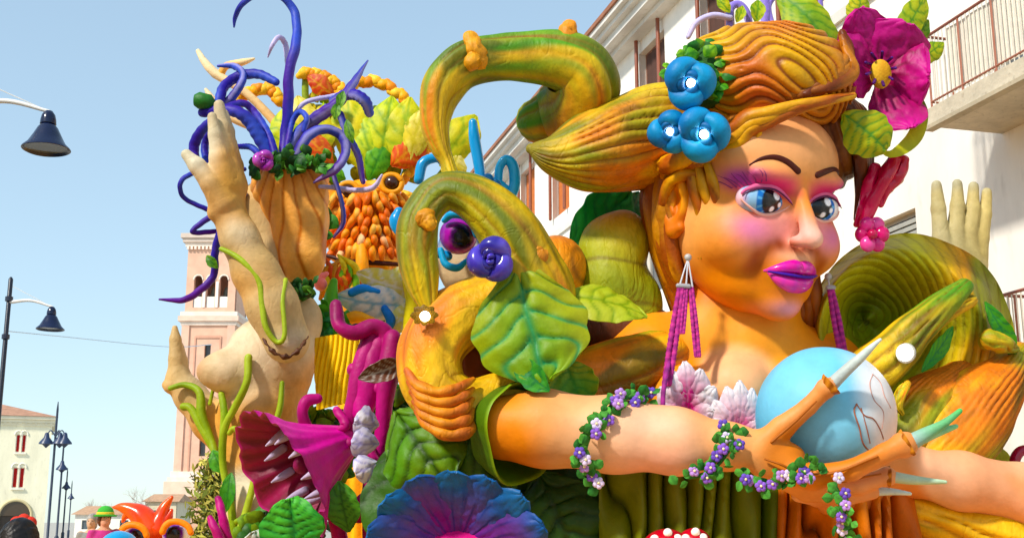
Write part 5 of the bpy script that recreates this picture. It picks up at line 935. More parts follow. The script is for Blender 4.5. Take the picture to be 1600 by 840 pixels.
# hair wedge
HW = [(456, 285, 15.0, 66), (474, 340, 15.0, 52), (474, 395, 15.0, 40), (464, 435, 15.05, 24)]; hwc = [SW(*r) for r in HW]
def phh(p): q_ = (p-P(450, 255, 15)); ang = np.arctan2(q_[:, 0], -q_[:, 2]+.4); return ang*38+1.0*np.sin(q_[:, 2]*4+q_[:, 0]*3)+.5*np.sin(q_[:, 2]*9)
def f_h(p):
    q_ = p.copy(); q_[:, 1] = 15.0+(q_[:, 1]-15.0)*1.5; d = chain(q_, hwc, .12); d = smax(d, (p[:, 2]-P(450, 262, 15)[2]), .05); d = smax(d, p[:, 0]-P(512, 300, 15)[0], .06)
    return d-.022*(np.abs(np.sin(phh(p)/2))-.6)
lo, hi = bounds(hwc, .1); V, Fq = nets(f_h, lo, hi, .022); c = mix(hx('e0924a'), hx('ecb468'), .5+.6*sn(V, 3, 2)); c = mix(c, hx('b0541a'), sst(.5, 1, 1-np.abs(np.sin(phh(V)/2)))*.8)
g = G(); g.add(V, [Fq], c); part('hair', g, bg_, HAIR, 'all')
# vines
VN = [[(344, 388, 14.06, 4), (378, 408, 13.98, 5), (402, 440, 14.0, 5), (408, 478, 14.0, 5), (414, 512, 14.0, 5), (432, 534, 14.03, 4), (444, 522, 14.0, 4), (440, 470, 14.03, 4), (444, 440, 14.16, 4)], [(388, 558, 14.42, 6), (386, 596, 14.4, 6), (366, 636, 14.5, 6), (352, 668, 14.55, 6), (348, 720, 14.6, 6), (356, 770, 14.62, 6), (366, 830, 14.62, 6), (370, 900, 14.7, 6)], [(442, 598, 14.5, 4), (438, 632, 14.48, 5), (430, 668, 14.5, 5), (424, 720, 14.55, 5)],
      [(346, 616, 14.6, 5), (350, 650, 14.56, 6), (350, 680, 14.58, 6)], [(268, 606, 15.0, 4), (290, 602, 15.02, 5), (312, 614, 14.95, 6), (316, 650, 14.92, 7), (330, 690, 14.9, 6), (340, 730, 14.8, 5)], [(288, 636, 15.0, 6), (300, 640, 14.96, 6), (318, 672, 14.92, 7), (336, 706, 14.9, 6)], [(328, 632, 14.95, 3), (334, 610, 14.95, 3)], [(398, 750, 14.5, 5), (384, 800, 14.5, 6), (368, 850, 14.5, 6), (360, 900, 14.5, 6)], [(370, 812, 14.5, 4), (390, 802, 14.45, 4), (404, 808, 14.45, 4), (400, 816, 14.42, 4)], [(360, 676, 14.5, 4), (366, 668, 14.45, 4), (374, 674, 14.45, 4)]]
for i, rows in enumerate(VN):
    q = G(); tube(q, TP(*rows), lambda t, a, V: mix(hx('76942a'), hx('a0b242'), .5+.5*sn(V, 5, i)), 10, 70); part('vine', q, bg_, PAINT)
for a, b, w_ in (((332, 704, 14.7), (352, 742, 14.7), 14), ((362, 740, 14.5), (352, 800, 14.5), 12)):
    q = G(); leaf(q, P(*a), P(*b), w_*S(14.6), CAMV, hx('3f8a2c'), hx('5aa23a'), hx('2a6a24'), bend=.1, m=20, n=11, veins=3); part('leaf', q, bg_, PAINT)
# collar greenery
def clump(name, lab, ctr, rx, ry, D, n, cols, l0, seed, cat='foliage', blossoms=()):
    rg = np.random.RandomState(seed); t = thing(name, lab, cat, P(ctr[0], ctr[1]+ry, D))
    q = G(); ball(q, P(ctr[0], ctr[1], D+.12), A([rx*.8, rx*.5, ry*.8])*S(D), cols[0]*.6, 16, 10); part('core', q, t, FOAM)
    for k in range(n):
        a = rg.rand()*6.28; e = rg.rand()**.5; x_, y_ = ctr[0]+rx*e*math.cos(a), ctr[1]+ry*e*math.sin(a); b = rg.rand()*6.28; l = l0*(.7+.6*rg.rand()); d_ = D-.15*math.sqrt(1-e*e)*rg.rand()-.05
        c = cols[k % len(cols)]; q = G(); leaf(q, P(x_, y_, d_), P(x_+l*math.cos(b), y_+l*math.sin(b), d_-.06), l*.4*S(D), CAMV+rg.normal(size=3)*.5, c, c*1.35, c*.7, m=8, n=5, veins=1, cup=-.3, bend=.15, seed=k); part('leaf', q, t, PAINT)
    return t
GR = [hx('2a5a24'), hx('3f7a2c'), hx('1f4a1f'), hx('5a8a34')]
clump('leaf_collar', 'dark green leafy collar on the beige figure\'s shoulder', (468, 456), 30, 16, 14.75, 34, GR, 14, 2)
clump('leaf_wreath', 'dark green leafy wreath at the base of the purple tentacles', (452, 256), 70, 17, 14.6, 64, GR, 16, 3)
rose(412, 251, 14.2, 17, 'small purple magenta rose in the leafy wreath', [hx('a03aa0'), hx('7a2a8a'), hx('b85ab8')], False, seed=6, name='magenta_rose')
# tentacles
tc_ = thing('tentacle_crown', 'crown of curling purple blue tentacles above the orange hair', 'tentacles', P(445, 262, 14.9))
TT = [[(443, 258, 10), (446, 215, 10), (449, 178, 9), (452, 120, 9), (460, 80, 8.5), (464, 50, 7.5), (458, 18, 7), (438, -5, 6), (404, -8, 5), (378, 6, 5), (367, 26, 4), (366, 43, 1.5)], [(452, 100, 4.5), (446, 70, 4.5), (436, 60, 4), (426, 72, 3.5), (420, 89, 1.3)], [(420, 240, 10), (394, 193, 11), (372, 174, 10), (345, 172, 9), (318, 176, 8)], [(350, 166, 8), (370, 140, 7), (380, 116, 6), (366, 105, 5), (340, 103, 2.5)], [(342, 172, 8), (344, 152, 8), (350, 134, 8), (372, 120, 8), (404, 115, 7.5), (432, 126, 6)], [(336, 184, 7), (313, 207, 8), (302, 232, 8), (310, 262, 7), (340, 285, 6)], [(336, 200, 6), (322, 218, 6), (320, 240, 6), (332, 268, 6), (352, 276, 5)],
      [(446, 240, 9), (472, 202, 10), (504, 176, 10), (526, 160, 9), (551, 129, 7), (575, 95, 1.5)], [(522, 154, 8), (538, 146, 9), (556, 147, 9), (570, 158, 9), (577, 176, 7)], [(452, 190, 4), (472, 162, 4), (498, 152, 4), (528, 146, 4)], [(460, 252, 8), (480, 214, 9), (508, 201, 8), (532, 211, 8), (540, 238, 7.5), (524, 266, 7), (490, 285, 2)], [(530, 176, 6), (543, 211, 6), (560, 246, 5.5), (568, 284, 4)], [(500, 292, 3), (526, 294, 4), (554, 298, 4.5), (583, 293, 4.5), (596, 274, 2)], [(448, 230, 5), (456, 190, 5), (468, 174, 5), (479, 184, 5), (474, 205, 4)],
      [(380, 262, 4), (320, 266, 4), (292, 274, 4), (281, 288, 4), (288, 310, 4), (322, 328, 4)], [(372, 300, 5), (328, 338, 5), (300, 361, 4), (330, 362, 4), (352, 358, 3)], [(380, 300, 6), (350, 350, 6), (336, 395, 6.5), (333, 428, 6), (314, 452, 6), (286, 469, 5), (249, 468, 1.5)], [(520, 268, 4), (532, 310, 4), (535, 348, 4), (521, 372, 2)], [(430, 242, 6), (418, 206, 6), (396, 172, 6), (378, 160, 6), (352, 168, 6)], [(405, 240, 5), (392, 228, 5), (372, 226, 4)]]
for i, rows in enumerate(TT):
    D0 = 14.75+.12*math.sin(i*2.3)
    if i in (14, 15, 16): D0 = 14.95
    lil = i in (1, 9, 12)
    def tcol(t, a, V, i=i, lil=lil): c = mix(hx('3a2f8e'), hx('4a5ab8'), .5+.7*np.sin(a*1+i+t*5)); c = mix(c, hx('5a2a8a'), sst(-.2, .8, sn(V, 3, i))); return mix(c, hx('cfc4e4'), np.full(t.shape, .8) if lil else sst(.75, .95, np.cos(a-2.0))*.35)
    q = G(); tube(q, TP(*[(x_, y_, D0+.1*math.sin(k*1.3+i), r_) for k, (x_, y_, r_) in enumerate(rows)]), tcol, 14, 14*len(rows), lambda t, a: 1+.05*np.sin(t*70)*np.cos(a)); part('tentacle', q, tc_, PAINT)
q = G(); lathe(q, [(4*S(14.7), 0), (11*S(14.7), .05), (13*S(14.7), .2), (9*S(14.7), .26), (2*S(14.7), .24)], hx('2f6a2a'), P(336, 160, 14.6), (-1, 0, .1), 14); part('cup', q, tc_, PAINT)
for a, b in (((528, 170, 14.5), (536, 140, 14.5)), ((526, 160, 14.5), (522, 186, 14.5)), ((540, 186, 14.5), (552, 224, 14.5)), ((322, 398, 14.8), (340, 418, 14.8))): q = G(); leaf(q, P(*a), P(*b), 8*S(14.5), CAMV, hx('3f7a24'), hx('7aa83a'), hx('2a5a1c'), m=14, n=9, veins=3, bend=.1); part('leaf', q, tc_, PAINT)
# lone raised hand at right
rh = thing('raised_hand', 'pale beige raised hand with four straight fingers behind the scroll', 'sculpture', P(1500, 600, 14)); HH = [[(1478, 410, 18), (1470, 370, 13), (1465, 325, 11), (1463, 288, 8)], [(1494, 405, 20), (1492, 360, 13), (1494, 320, 11), (1496, 286, 8)], [(1512, 405, 20), (1513, 362, 13), (1518, 325, 11), (1521, 290, 8)], [(1526, 412, 17), (1532, 372, 12), (1537, 335, 10), (1541, 300, 8)]]
HHs = [[SW(x_, y_, 13.9+.03*i, r_) for x_, y_, r_ in f_] for i, f_ in enumerate(HH)]; wr = [SW(1502, 420, 14, 38), SW(1508, 470, 14.05, 36), SW(1512, 560, 14.2, 40), SW(1515, 700, 14.3, 46), SW(1515, 980, 14.3, 50)]
def f_rh(p):
    d = chain(p, wr, .1)
    for f_ in HHs: d = smin(d, chain(p, f_, .03), .035)
    return d
lo, hi = bounds(wr+sum(HHs, []), .06); V, Fq = nets(f_rh, lo, hi, .026); c = mix(hx('cdb878'), hx('b8ac80'), .5+.6*sn(V, 3.5, 2)); c = mix(c, hx('a8a48c'), sst(P(0, 310, 14)[2], P(0, 285, 14)[2], V[:, 2])*.7); g = G(); g.add(V, [Fq], c); part('hand', g, rh, BEIGE, 'all')
# ================================================================ LION MASK, INSECT, MAGENTA VINES, LOWER FLOWERS
LD = 18.0
ln = thing('lion_mask', 'sunlit orange lion mask with braids and yellow leaves for a mane', 'sculpture', tuple(P(575, 815, LD)[:2])+(DECKZ,))
LE = [(575, 350, 18.1, 74, 66, 50, 1), (575, 330, 17.7, 22, 40, 22, .1), (578, 300, 17.75, 46, 18, 22, .08), (535, 330, 17.8, 26, 22, 20, .08), (620, 330, 17.8, 26, 22, 20, .08), (550, 372, 17.75, 34, 20, 24, .08), (602, 372, 17.75, 34, 20, 24, .08), (575, 400, 17.8, 60, 16, 24, .08)]
LC = [(P(x, y, d), A([rx, rd, ry])*S(d), k) for x, y, d, rx, ry, rd, k in LE]
def phl(p): return sn(p, 2.2, 44)*7+p[:, 2]*22+np.abs(p[:, 0]-P(575, 350, 18)[0])*10
def f_l(p):
    d = None
    for c_, r_, k_ in LC: e = sell(p, c_, r_); d = e if d is None else smin(d, e, k_)
    return d-.05*(np.abs(np.sin(phl(p)/2))-.6)
lo = np.min([c_-r_ for c_, r_, _ in LC], 0)-.1; hi = np.max([c_+r_ for c_, r_, _ in LC], 0)+.1; V, Fq = nets(f_l, lo, hi, .03)
c = mix(hx('f0962e'), hx('f8cc7a'), .5+.7*sn(V, 3, 3)); c = mix(c, hx('c0421a'), sst(.45, 1, 1-np.abs(np.sin(phl(V)/2)))*.8); g = G(); g.add(V, [Fq], c); msk = part('mask', g, ln, PAINT, 'all')
for x_ in (545, 612):
    q = G(); ball(q, P(x_, 286 if x_ > 600 else 300, 17.45), 13*S(17.5), hx('3a1a0c'), 16, 10); part('eye', q, msk, GLOSS)
    q = G(); tube(q, TP(*[(x_+16*math.cos(a), (286 if x_ > 600 else 300)+14*math.sin(a), 17.42, 5) for a in np.linspace(0, 5.8, 10)]), hx('e89a3a'), 8, 30); part('eye_ring', q, msk, PAINT)
rg = np.random.RandomState(3)
for j in range(6):
    for i in range(11):
        x_ = 512+i*12.5+(j % 2)*6+rg.normal()*2; y_ = 312+j*16+rg.normal()*3; e = abs(x_-575)/75; d_ = 17.28+.5*e*e; an = (x_-575)*.012+rg.normal()*.25; l = 9+4*rg.rand(); cc = [hx('f6c870'), hx('ee8a2a'), hx('f0a848'), hx('fbe2b0'), hx('e06a1e')][rg.randint(5)]
        q = G(); tube(q, TP((x_-l*math.sin(an), y_-l, d_+.12, 3), (x_, y_, d_, 6), (x_+l*math.sin(an), y_+l, d_+.06, 4)), lambda t, a, V: mix(cc, hx('d8601c'), .2+.4*np.sin(a)+.3*t), 9, 10); part('mane_scale', q, msk, PAINT)
q = G(); tube(q, TP((510, 398, 17.5, 3), (545, 406, 17.4, 4), (600, 412, 17.4, 4), (640, 414, 17.5, 3)), hx('3a1408'), 8, 24); part('mouth', q, msk, PAINT)
q = G(); tube(q, TP((566, 384, 17.35, 10), (566, 410, 17.3, 10), (567, 432, 17.32, 9)), hx('f0a040'), 12, 12); part('fang', q, msk, PAINT)
def braid(par, path, D, r0, c1='f6c25a', c2='e88a2a', n=16, nm='braid'):
    pts = spline(A([P(x_, y_, D) for x_, y_ in path]), n); q = G()
    for i in range(n-1):
        d = nrm(pts[i+1]-pts[i]); sd = nrm(np.cross(d, A([0, 1, 0]))); s_ = 1 if i % 2 else -1; a, b = pts[i]-d*r0*.3+sd*r0*.5*s_, pts[i+1]+d*r0*.3-sd*r0*.3*s_
        tube(q, [tuple(a)+(r0*.45,), tuple((a+b)/2)+(r0*.8,), tuple(b)+(r0*.45,)], mix(hx(c1), hx(c2), (i % 3)/2.), 9, 9)
    return part(nm, q, par, PAINT)
for i, pth in enumerate(([(366, 160), (390, 145), (420, 140), (440, 160)], [(470, 114), (500, 118), (526, 134), (534, 150)], [(545, 132), (580, 126), (606, 134), (636, 160), (645, 190)], [(620, 290), (640, 268), (664, 240), (672, 225)], [(512, 300), (506, 340), (512, 380)], [(635, 300), (648, 330), (645, 370)])): braid(ln, pth, 17.9-.1*(i > 2), (12 if i < 3 else 9)*S(18), n=12 if i < 4 else 9)
for rows in ([(310, 80, 4), (322, 100, 7), (340, 118, 8), (358, 128, 7), (400, 160, 7), (470, 240, 8), (530, 320, 9)], [(398, 92, 2), (380, 98, 6), (356, 104, 6), (346, 118, 6)], [(322, 140, 3), (330, 152, 6), (352, 180, 6), (420, 210, 6), (480, 250, 6)]): q = G(); tube(q, TP(*[(x_, y_, 17.8, r_) for x_, y_, r_ in rows]), lambda t, a, V: mix(hx('f0d8b0'), hx('e8a04a'), t), 9, 22); part('antler', q, ln, PAINT)
YL = [(hx('e6d23a'), hx('c8c83a'), hx('8fae2a')), (hx('d8d84a'), hx('b8cc3a'), hx('6a9a24')), (hx('4f9a2a'), hx('7ab83a'), hx('2f7a22')), (hx('e05a1e'), hx('d83a1a'), hx('e8a03a')), (hx('efe08a'), hx('e8d04a'), hx('c8b83a'))]
for i, (a, b, w_, k) in enumerate((((560, 262), (540, 148), 34, 0), ((590, 280), (560, 170), 26, 1), ((592, 262), (612, 150), 32, 1), ((575, 282), (606, 214), 20, 2), ((625, 262), (640, 152), 30, 0), ((610, 258), (668, 214), 24, 3), ((640, 250), (660, 170), 26, 4), ((480, 240), (462, 150), 28, 4), ((500, 250), (500, 172), 24, 0), ((448, 240), (440, 170), 26, 1), ((520, 256), (470, 200), 18, 3), ((540, 280), (500, 262), 14, 2), ((690, 260), (745, 180), 30, 0), ((700, 280), (720, 240), 22, 4), ((520, 150), (480, 120), 16, 3), ((660, 190), (690, 150), 20, 0))):
    q = G(); leaf(q, P(a[0], a[1], 17.75-.03*i), P(b[0], b[1], 17.75-.03*i), w_*S(17.7), CAMV, *YL[k], bend=.12, cup=-.25, m=24, n=13, veins=4, seed=i); part('mane_leaf', q, ln, PAINT)
for rows in ([(620, 320, 9), (660, 300, 8), (692, 270, 7), (715, 225, 4)], [(630, 280, 8), (650, 230, 8), (662, 196, 7), (676, 170, 4)], [(530, 300, 8), (500, 240, 8), (470, 200, 7), (440, 180, 4)], [(366, 162, 6), (400, 200, 6), (470, 260, 7), (540, 310, 8)], [(440, 160, 6), (470, 200, 6), (520, 270, 7)], [(475, 116, 5), (480, 170, 6), (520, 250, 7)]): q = G(); tube(q, TP(*[(x_, y_, 18.0, r_) for x_, y_, r_ in rows]), hx('8a9a34'), 9, 24); part('mane_stem', q, ln, PAINT)
for i in range(10):
    a = i*.63; q = G(); tube(q, TP((566+28*math.cos(a), 306+14*math.sin(a), 17.5, 4), (566+16*math.cos(a), 306+9*math.sin(a), 17.4, 6), (566, 306, 17.38, 5)), lambda t, a_, V: mix(hx('f2b24a'), hx('e0701c'), t), 8, 10); part('brow_shell', q, msk, PAINT)
q = G(); tube(q, TP((575, 420, 18.2, 50), (575, 600, 18.2, 46), (575, 900, 18.2, 50)), lambda t, a, V: mix(hx('e8b82a'), hx('e08a1c'), .5+.5*np.sin(a*12)), 60, 20, ridged(16, .06)); part('body', q, ln, PAINT)
rg = np.random.RandomState(12)
for i in range(16):
    x_ = 500+rg.rand()*60; y_ = 420+rg.rand()*24; q = G(); tube(q, TP((x_, y_+26, 17.0, 3), (x_+10*rg.normal(), y_, 16.9, 6), (x_+14*rg.normal(), y_-22, 16.95, 2)), [hx('e8c84a'), hx('d8861e'), hx('7aae3a'), hx('e0562a')][i % 4], 8, 10); part('tuft', q, ln, PAINT)
# white and yellow dragonfly creature
dfy = thing('dragonfly_sculpture', 'white and yellow dragonfly with blue veined wings under the lion\'s chin', 'sculpture', P(600, 500, 16))
for a, b, w_, cc in (((645, 478), (524, 462), 26, 0), ((655, 458), (556, 428), 22, 1), ((660, 480), (596, 515), 20, 1), ((600, 440), (655, 428), 18, 1)):
    q = G(); leaf(q, P(a[0], a[1], 16.0), P(b[0], b[1], 15.9), w_*S(16), CAMV, *( (hx('f2f0ea'), hx('e8ecf0'), hx('7ab8d8')) if cc == 0 else (hx('ece08a'), hx('e0d84a'), hx('f2f0ea'))), bend=.15, cup=-.2, m=24, n=13, veins=5, seed=3); part('wing', q, dfy, PAINT)
for rows, cc in (([(642, 440, 14), (650, 470, 16), (642, 500, 12), (636, 530, 6)], 'e0d23a'), ([(520, 440, 6), (516, 470, 12), (522, 500, 14), (520, 530, 10)], '5aa23a'), ([(535, 500, 8), (556, 492, 10), (580, 498, 6)], 'e89a3a'), ([(548, 456, 6), (566, 450, 7), (590, 454, 4)], '2a7ac8'), ([(600, 480, 6), (610, 500, 8), (604, 516, 5)], '2a6ab8'), ([(500, 444, 10), (496, 436, 9), (508, 428, 4)], 'e88a8a')):
    q = G(); tube(q, TP(*[(x_, y_, 15.8, r_) for x_, y_, r_ in rows]), lambda t, a, V: mix(hx(cc), hx(cc)*1.4, .5+.5*sn(V, 4, 1)), 12, 20); part('segment', q, dfy, PAINT)
clump('blossom_patch', 'mixed green and violet foliage patch behind the magenta vine', (575, 500), 50, 24, 16.3, 40, [hx('3f8a34'), hx('6a5ab8'), hx('5aa83a'), hx('2f6ab0')], 14, 9)
clump('green_cluster', 'round green leaf cluster beside the beige figure\'s shoulder', (518, 520), 26, 44, 15.6, 44, [hx('2f7a2c'), hx('4f9a34'), hx('3a8a4a')], 17, 11)
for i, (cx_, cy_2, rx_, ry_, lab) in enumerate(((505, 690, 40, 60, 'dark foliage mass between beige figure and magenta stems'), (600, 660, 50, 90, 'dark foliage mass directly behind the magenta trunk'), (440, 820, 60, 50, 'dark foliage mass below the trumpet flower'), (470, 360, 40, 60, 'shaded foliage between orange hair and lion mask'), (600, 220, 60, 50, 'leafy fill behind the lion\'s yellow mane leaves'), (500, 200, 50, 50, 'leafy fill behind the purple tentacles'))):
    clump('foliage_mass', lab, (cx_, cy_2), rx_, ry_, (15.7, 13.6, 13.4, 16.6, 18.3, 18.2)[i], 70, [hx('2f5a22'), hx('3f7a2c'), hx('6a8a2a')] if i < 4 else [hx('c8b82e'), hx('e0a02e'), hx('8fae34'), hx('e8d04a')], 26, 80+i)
# yellow pleated cloth
q = G(); m_, n_ = 30, 90; Vg = np.zeros((m_, n_, 3)); ph = np.zeros((m_, n_))
for i in range(m_):
    for j in range(n_): u, v = j/(n_-1), i/(m_-1); Vg[i, j] = P(492+u*70+v*6, 530+v*110-u*14, 14.6+.3*(u-.5)**2); ph[i, j] = (u*9+v*2.4)*6.28*.5
Vg[..., 1] -= .05*np.abs(np.sin(ph)); sheet(q, Vg, .02, mix(hx('eec21c'), hx('b88a10'), sst(.6, 1, 1-np.abs(np.sin(ph))))); solo('yellow_pleats', q, PAINT, 'bright yellow pleated cloth between beige figure and magenta vine', 'cloth')
# blue insect behind the loop
bi = thing('insect_sculpture', 'blue insect with antennae and purple eye behind the looped root', 'sculpture', P(745, 470, 12.6))
q = G(); ball(q, P(745, 400, 12.9), A([62, 45, 78])*S(12.9), lambda V, L: mix(hx('c8b08a'), hx('2a7ab8'), sst(-.2, .5, L[:, 2])), 28, 18); part('body', q, bi, PAINT)
r_, u_, f_ = frame(718, 366)
def ecol(V, L): d = L@nrm(-f_*1+r_*.25-u_*.1); c = mix(hx('7a1a8a'), hx('a82aa0'), sst(.2, .8, d)); c = mix(c, hx('3a0a4a'), sst(.7, .78, d)); return mix(c, hx('101018'), sst(.86, .89, d))
q = G(); ball(q, P(716, 368, 12.25), 30*S(12.2), ecol, 40, 26); ey = part('eye', q, bi, GLOSS)
q = G(); tube(q, TP((694, 345, 12.05, 5), (704, 336, 11.98, 7), (722, 338, 11.95, 7), (738, 352, 11.98, 7), (744, 368, 12.05, 5)), hx('2a9ad0'), 12, 24); part('eyelid', q, ey, PAINT)
q = G(); tube(q, TP((688, 392, 12.0, 5), (696, 412, 11.98, 6), (714, 418, 11.98, 6), (728, 408, 12.0, 4)), hx('2a9ad0'), 12, 24); part('lower_lid', q, bi, PAINT)
for rows in ([(752, 290, 8), (746, 250, 9), (740, 215, 9), (738, 192, 7)], [(770, 296, 8), (790, 312, 9), (803, 292, 9), (801, 262, 9), (790, 250, 8), (780, 262, 7), (778, 284, 7)], [(655, 280, 8), (660, 256, 9), (676, 248, 8), (692, 254, 7), (712, 300, 7), (735, 360, 8)], [(730, 290, 7), (752, 284, 9), (776, 288, 9), (790, 296, 7)], [(700, 400, 8), (660, 385, 9), (628, 362, 10), (620, 345, 12), (624, 330, 8)]):
    q = G(); tube(q, TP(*[(x_, y_, 12.4, r_) for x_, y_, r_ in rows]), lambda t, a, V: mix(hx('1f8ac8'), hx('3ab0e0'), .5+.5*np.sin(a)), 14, 30); part('antenna', q, bi, GLOSS)
for x_, y_ in ((748, 284), (762, 280), (774, 290), (758, 294)): q = G(); ball(q, P(x_, y_, 12.28), 9*S(12.3), hx('1f7ab8'), 14, 9); part('bead', q, bi, GLOSS)
q = G(); ball(q, P(806, 330, 12.7), 17*S(12.7), hx('a8b4bc'), 20, 12); part('grey_bead', q, bi, PAINT)
# magenta vine tangle
mv = thing('magenta_vine', 'tangled glossy magenta vine trunk between beige figure and golden shoulder', 'vine', tuple(P(560, 815, 12.8)[:2])+(DECKZ,))
MV = [[(524, 478, 10), (530, 508, 11), (552, 520, 12), (582, 510, 12), (602, 526, 14), (606, 560, 16)], [(580, 520, 14), (568, 566, 16), (557, 621, 16), (546, 660, 15), (540, 703, 13), (524, 746, 11), (519, 789, 11), (532, 840, 12), (540, 960, 14)], [(612, 530, 15), (604, 583, 15), (600, 621, 14), (596, 673, 12), (584, 737, 11), (578, 780, 10), (580, 960, 12)], [(497, 622, 8), (480, 626, 9), (473, 645, 9), (480, 672, 10), (500, 690, 10), (546, 690, 11)], [(553, 578, 11), (580, 604, 12), (604, 596, 11), (616, 580, 10)], [(562, 806, 11), (568, 786, 12), (590, 776, 13), (612, 784, 13), (618, 812, 12), (612, 860, 12)], [(574, 790, 9), (584, 823, 9), (586, 870, 9)], [(566, 668, 3), (578, 703, 7), (594, 737, 9)], [(590, 540, 18), (575, 600, 20), (565, 640, 18)], [(343, 780, 6), (350, 805, 7), (358, 850, 8)], [(330, 810, 5), (340, 830, 7), (352, 860, 7)], [(526, 640, 6), (540, 660, 7), (532, 668, 5)]]
for i, rows in enumerate(MV):
    q = G(); d0 = 12.75+.1*math.sin(i*1.7)+(1.2 if i in (9, 10) else 0); tube(q, TP(*[(x_, y_, d0-.06*math.sin(k*1.1), r_) for k, (x_, y_, r_) in enumerate(rows)]), lambda t, a, V: mix(mix(hx('98145e'), hx('b8247c'), .5+.6*sn(V, 4, i)), hx('6a0c40'), sst(.3, 1, sn(V, 7, i+3))*.6), 16, 12*len(rows), lambda t, a: 1+.06*np.sin(t*17+a*2)); part('stem', q, mv, PAINT)
# trumpet flower
tf = thing('trumpet_flower', 'magenta trumpet flower with ragged crimson mouth and pale teeth', 'flower', P(470, 830, 12.6)); nk, rc = P(556, 678, 12.95), P(442, 742, 12.45); ax_ = nrm(rc-nk); L_t = np.linalg.norm(rc-nk); s_ = S(12.5)
prof = [(16, 0), (26, .15), (40, .35), (58, .6), (76, .82), (98, 1.0), (103, 1.06), (97, 1.04), (70, .8), (50, .55), (30, .3), (10, .15)]
q = G(); lathe(q, [(r*s_, h*L_t) for r, h in prof], lambda k, a, V: mix(mix(hx('c8288c'), hx('d85aa8'), .5+.5*sn(V, 4, 3)), mix(hx('6a0c2c'), hx('8a1a4a'), .5+.5*np.sin(a*20)), sst(.5, .6, k)), nk, ax_, 120, lambda a, k: 1+(.10*np.abs(np.sin(a*5))+.05*np.sin(a*11)+.03*np.sin(a*23))*sst(.2, .5, k)*sst(.95, .6, k)+.02*np.sin(a*16)); part('corolla', q, tf, PAINT)
r_, u_, f_ = frame(442, 742); b1 = nrm(np.cross(ax_, A([0, 1., .3]))); b2 = np.cross(ax_, b1)
for k in range(9):
    a = k*.7; p0 = nk+ax_*L_t*.72+(b1*math.cos(a)+b2*math.sin(a))*58*s_; p1 = nk+ax_*L_t*.98+(b1*math.cos(a)+b2*math.sin(a))*52*s_; q = G(); tube(q, [tuple(p0)+(7*s_,), tuple((p0+p1)/2)+(6*s_,), tuple(p1)+(1.5*s_,)], hx('b8a8c8'), 8, 10); part('tooth', q, tf, PAINT)
q = G(); tube(q, [tuple(nk+ax_*L_t*.1)+(12*s_,), tuple(nk+ax_*L_t*.5)+(9*s_,), tuple(nk+ax_*L_t*.75)+(14*s_,)], hx('7a1a4a'), 12, 14); part('pistil', q, tf, PAINT)
# pale shell petals
sp_t = thing('shell_petals', 'stack of pale lilac scalloped petals against the magenta vine', 'flower', P(572, 760, 12.3))
for i, (a, b, w_) in enumerate((((590, 660), (552, 655), 26), ((590, 690), (548, 690), 26), ((590, 722), (556, 740), 24))): q = G(); leaf(q, P(a[0], a[1], 12.45), P(b[0], b[1], 12.3), w_*S(12.4), CAMV, hx('c8c4e8'), hx('f0eef6'), hx('9a94d0'), bend=.12, p=1.4, q=.6, cup=-.35, m=26, n=17, veins=2, seed=i); part('petal', q, sp_t, PAINT)
leafthing((640, 560, 12.4), (560, 590, 12.2), 16, hx('7a4a30'), hx('5a3424'), hx('b8b4b0'), 'grey rimmed brown cup petal beside the golden shoulder', bend=.2, cup=.5, p=1.3, seed=2)
# blue morning glory
bm = thing('blue_flower', 'big deep blue ruffled flower with magenta throat below the cuff', 'flower', P(715, 960, 10.9)); 
petals(bm, (714, 858), [(714+142*math.cos(a), 858-124*math.sin(a), w_) for a, w_ in ((2.95, 36), (2.5, 38), (2.05, 38), (1.62, 36), (1.2, 36), (.75, 38), (.3, 38))], 10.9, hx('7a1f8a'), hx('10609f'), hx('0c2f78'), p=1.7, q=.5, dz=-.5, cup=-.25, bend=-.02, stripes=7, vd=.1, wav=.06)
q = G(); lathe(q, [(.3, .05), (.22, -.05), (.12, -.25), (.03, -.4)], lambda k, a, V: mix(hx('c8287c'), hx('6a1a5a'), k), P(714, 856, 10.75), nrm(A([0, -.8, .6])), 24); part('throat', q, bm, PAINT)
q = G(); tube(q, TP((714, 860, 10.95, 14), (720, 960, 11.1, 14)), hx('3f7a2a'), 12, 8); part('stem', q, bm, PAINT)
for i, (a, b, w_, lab) in enumerate((((470, 880, 12.2), (452, 776, 12.0), 48, 'frilled emerald leaf below the trumpet flower'), ((420, 900, 13.0), (400, 830, 12.9), 30, 'pale grey green leaf at the foot of the beige figure'))): leafthing(a, b, w_, hx('2f8a3a') if i == 0 else hx('b0c0b0'), hx('5ab84a') if i == 0 else hx('d0d8d0'), hx('1f6a34'), lab, bend=.1, p=1.4, q=.5, wav=.12, veins=9, vd=.08, m=34, n=25, seed=50+i)
for i, (x_, y_) in enumerate(((545, 770), (610, 850), (640, 800))): leafthing((x_, y_+60, 12.5), (x_-14+i*10, y_-20, 12.4), 26, hx('3f7a2a'), hx('5a9a3a'), hx('2a5a1f'), ('dark green leaf behind the magenta vine\'s lower loops', 'dark green leaf at the foot of the magenta vine', 'dark green leaf between magenta vine and blue flower')[i], bend=.1, seed=60+i)
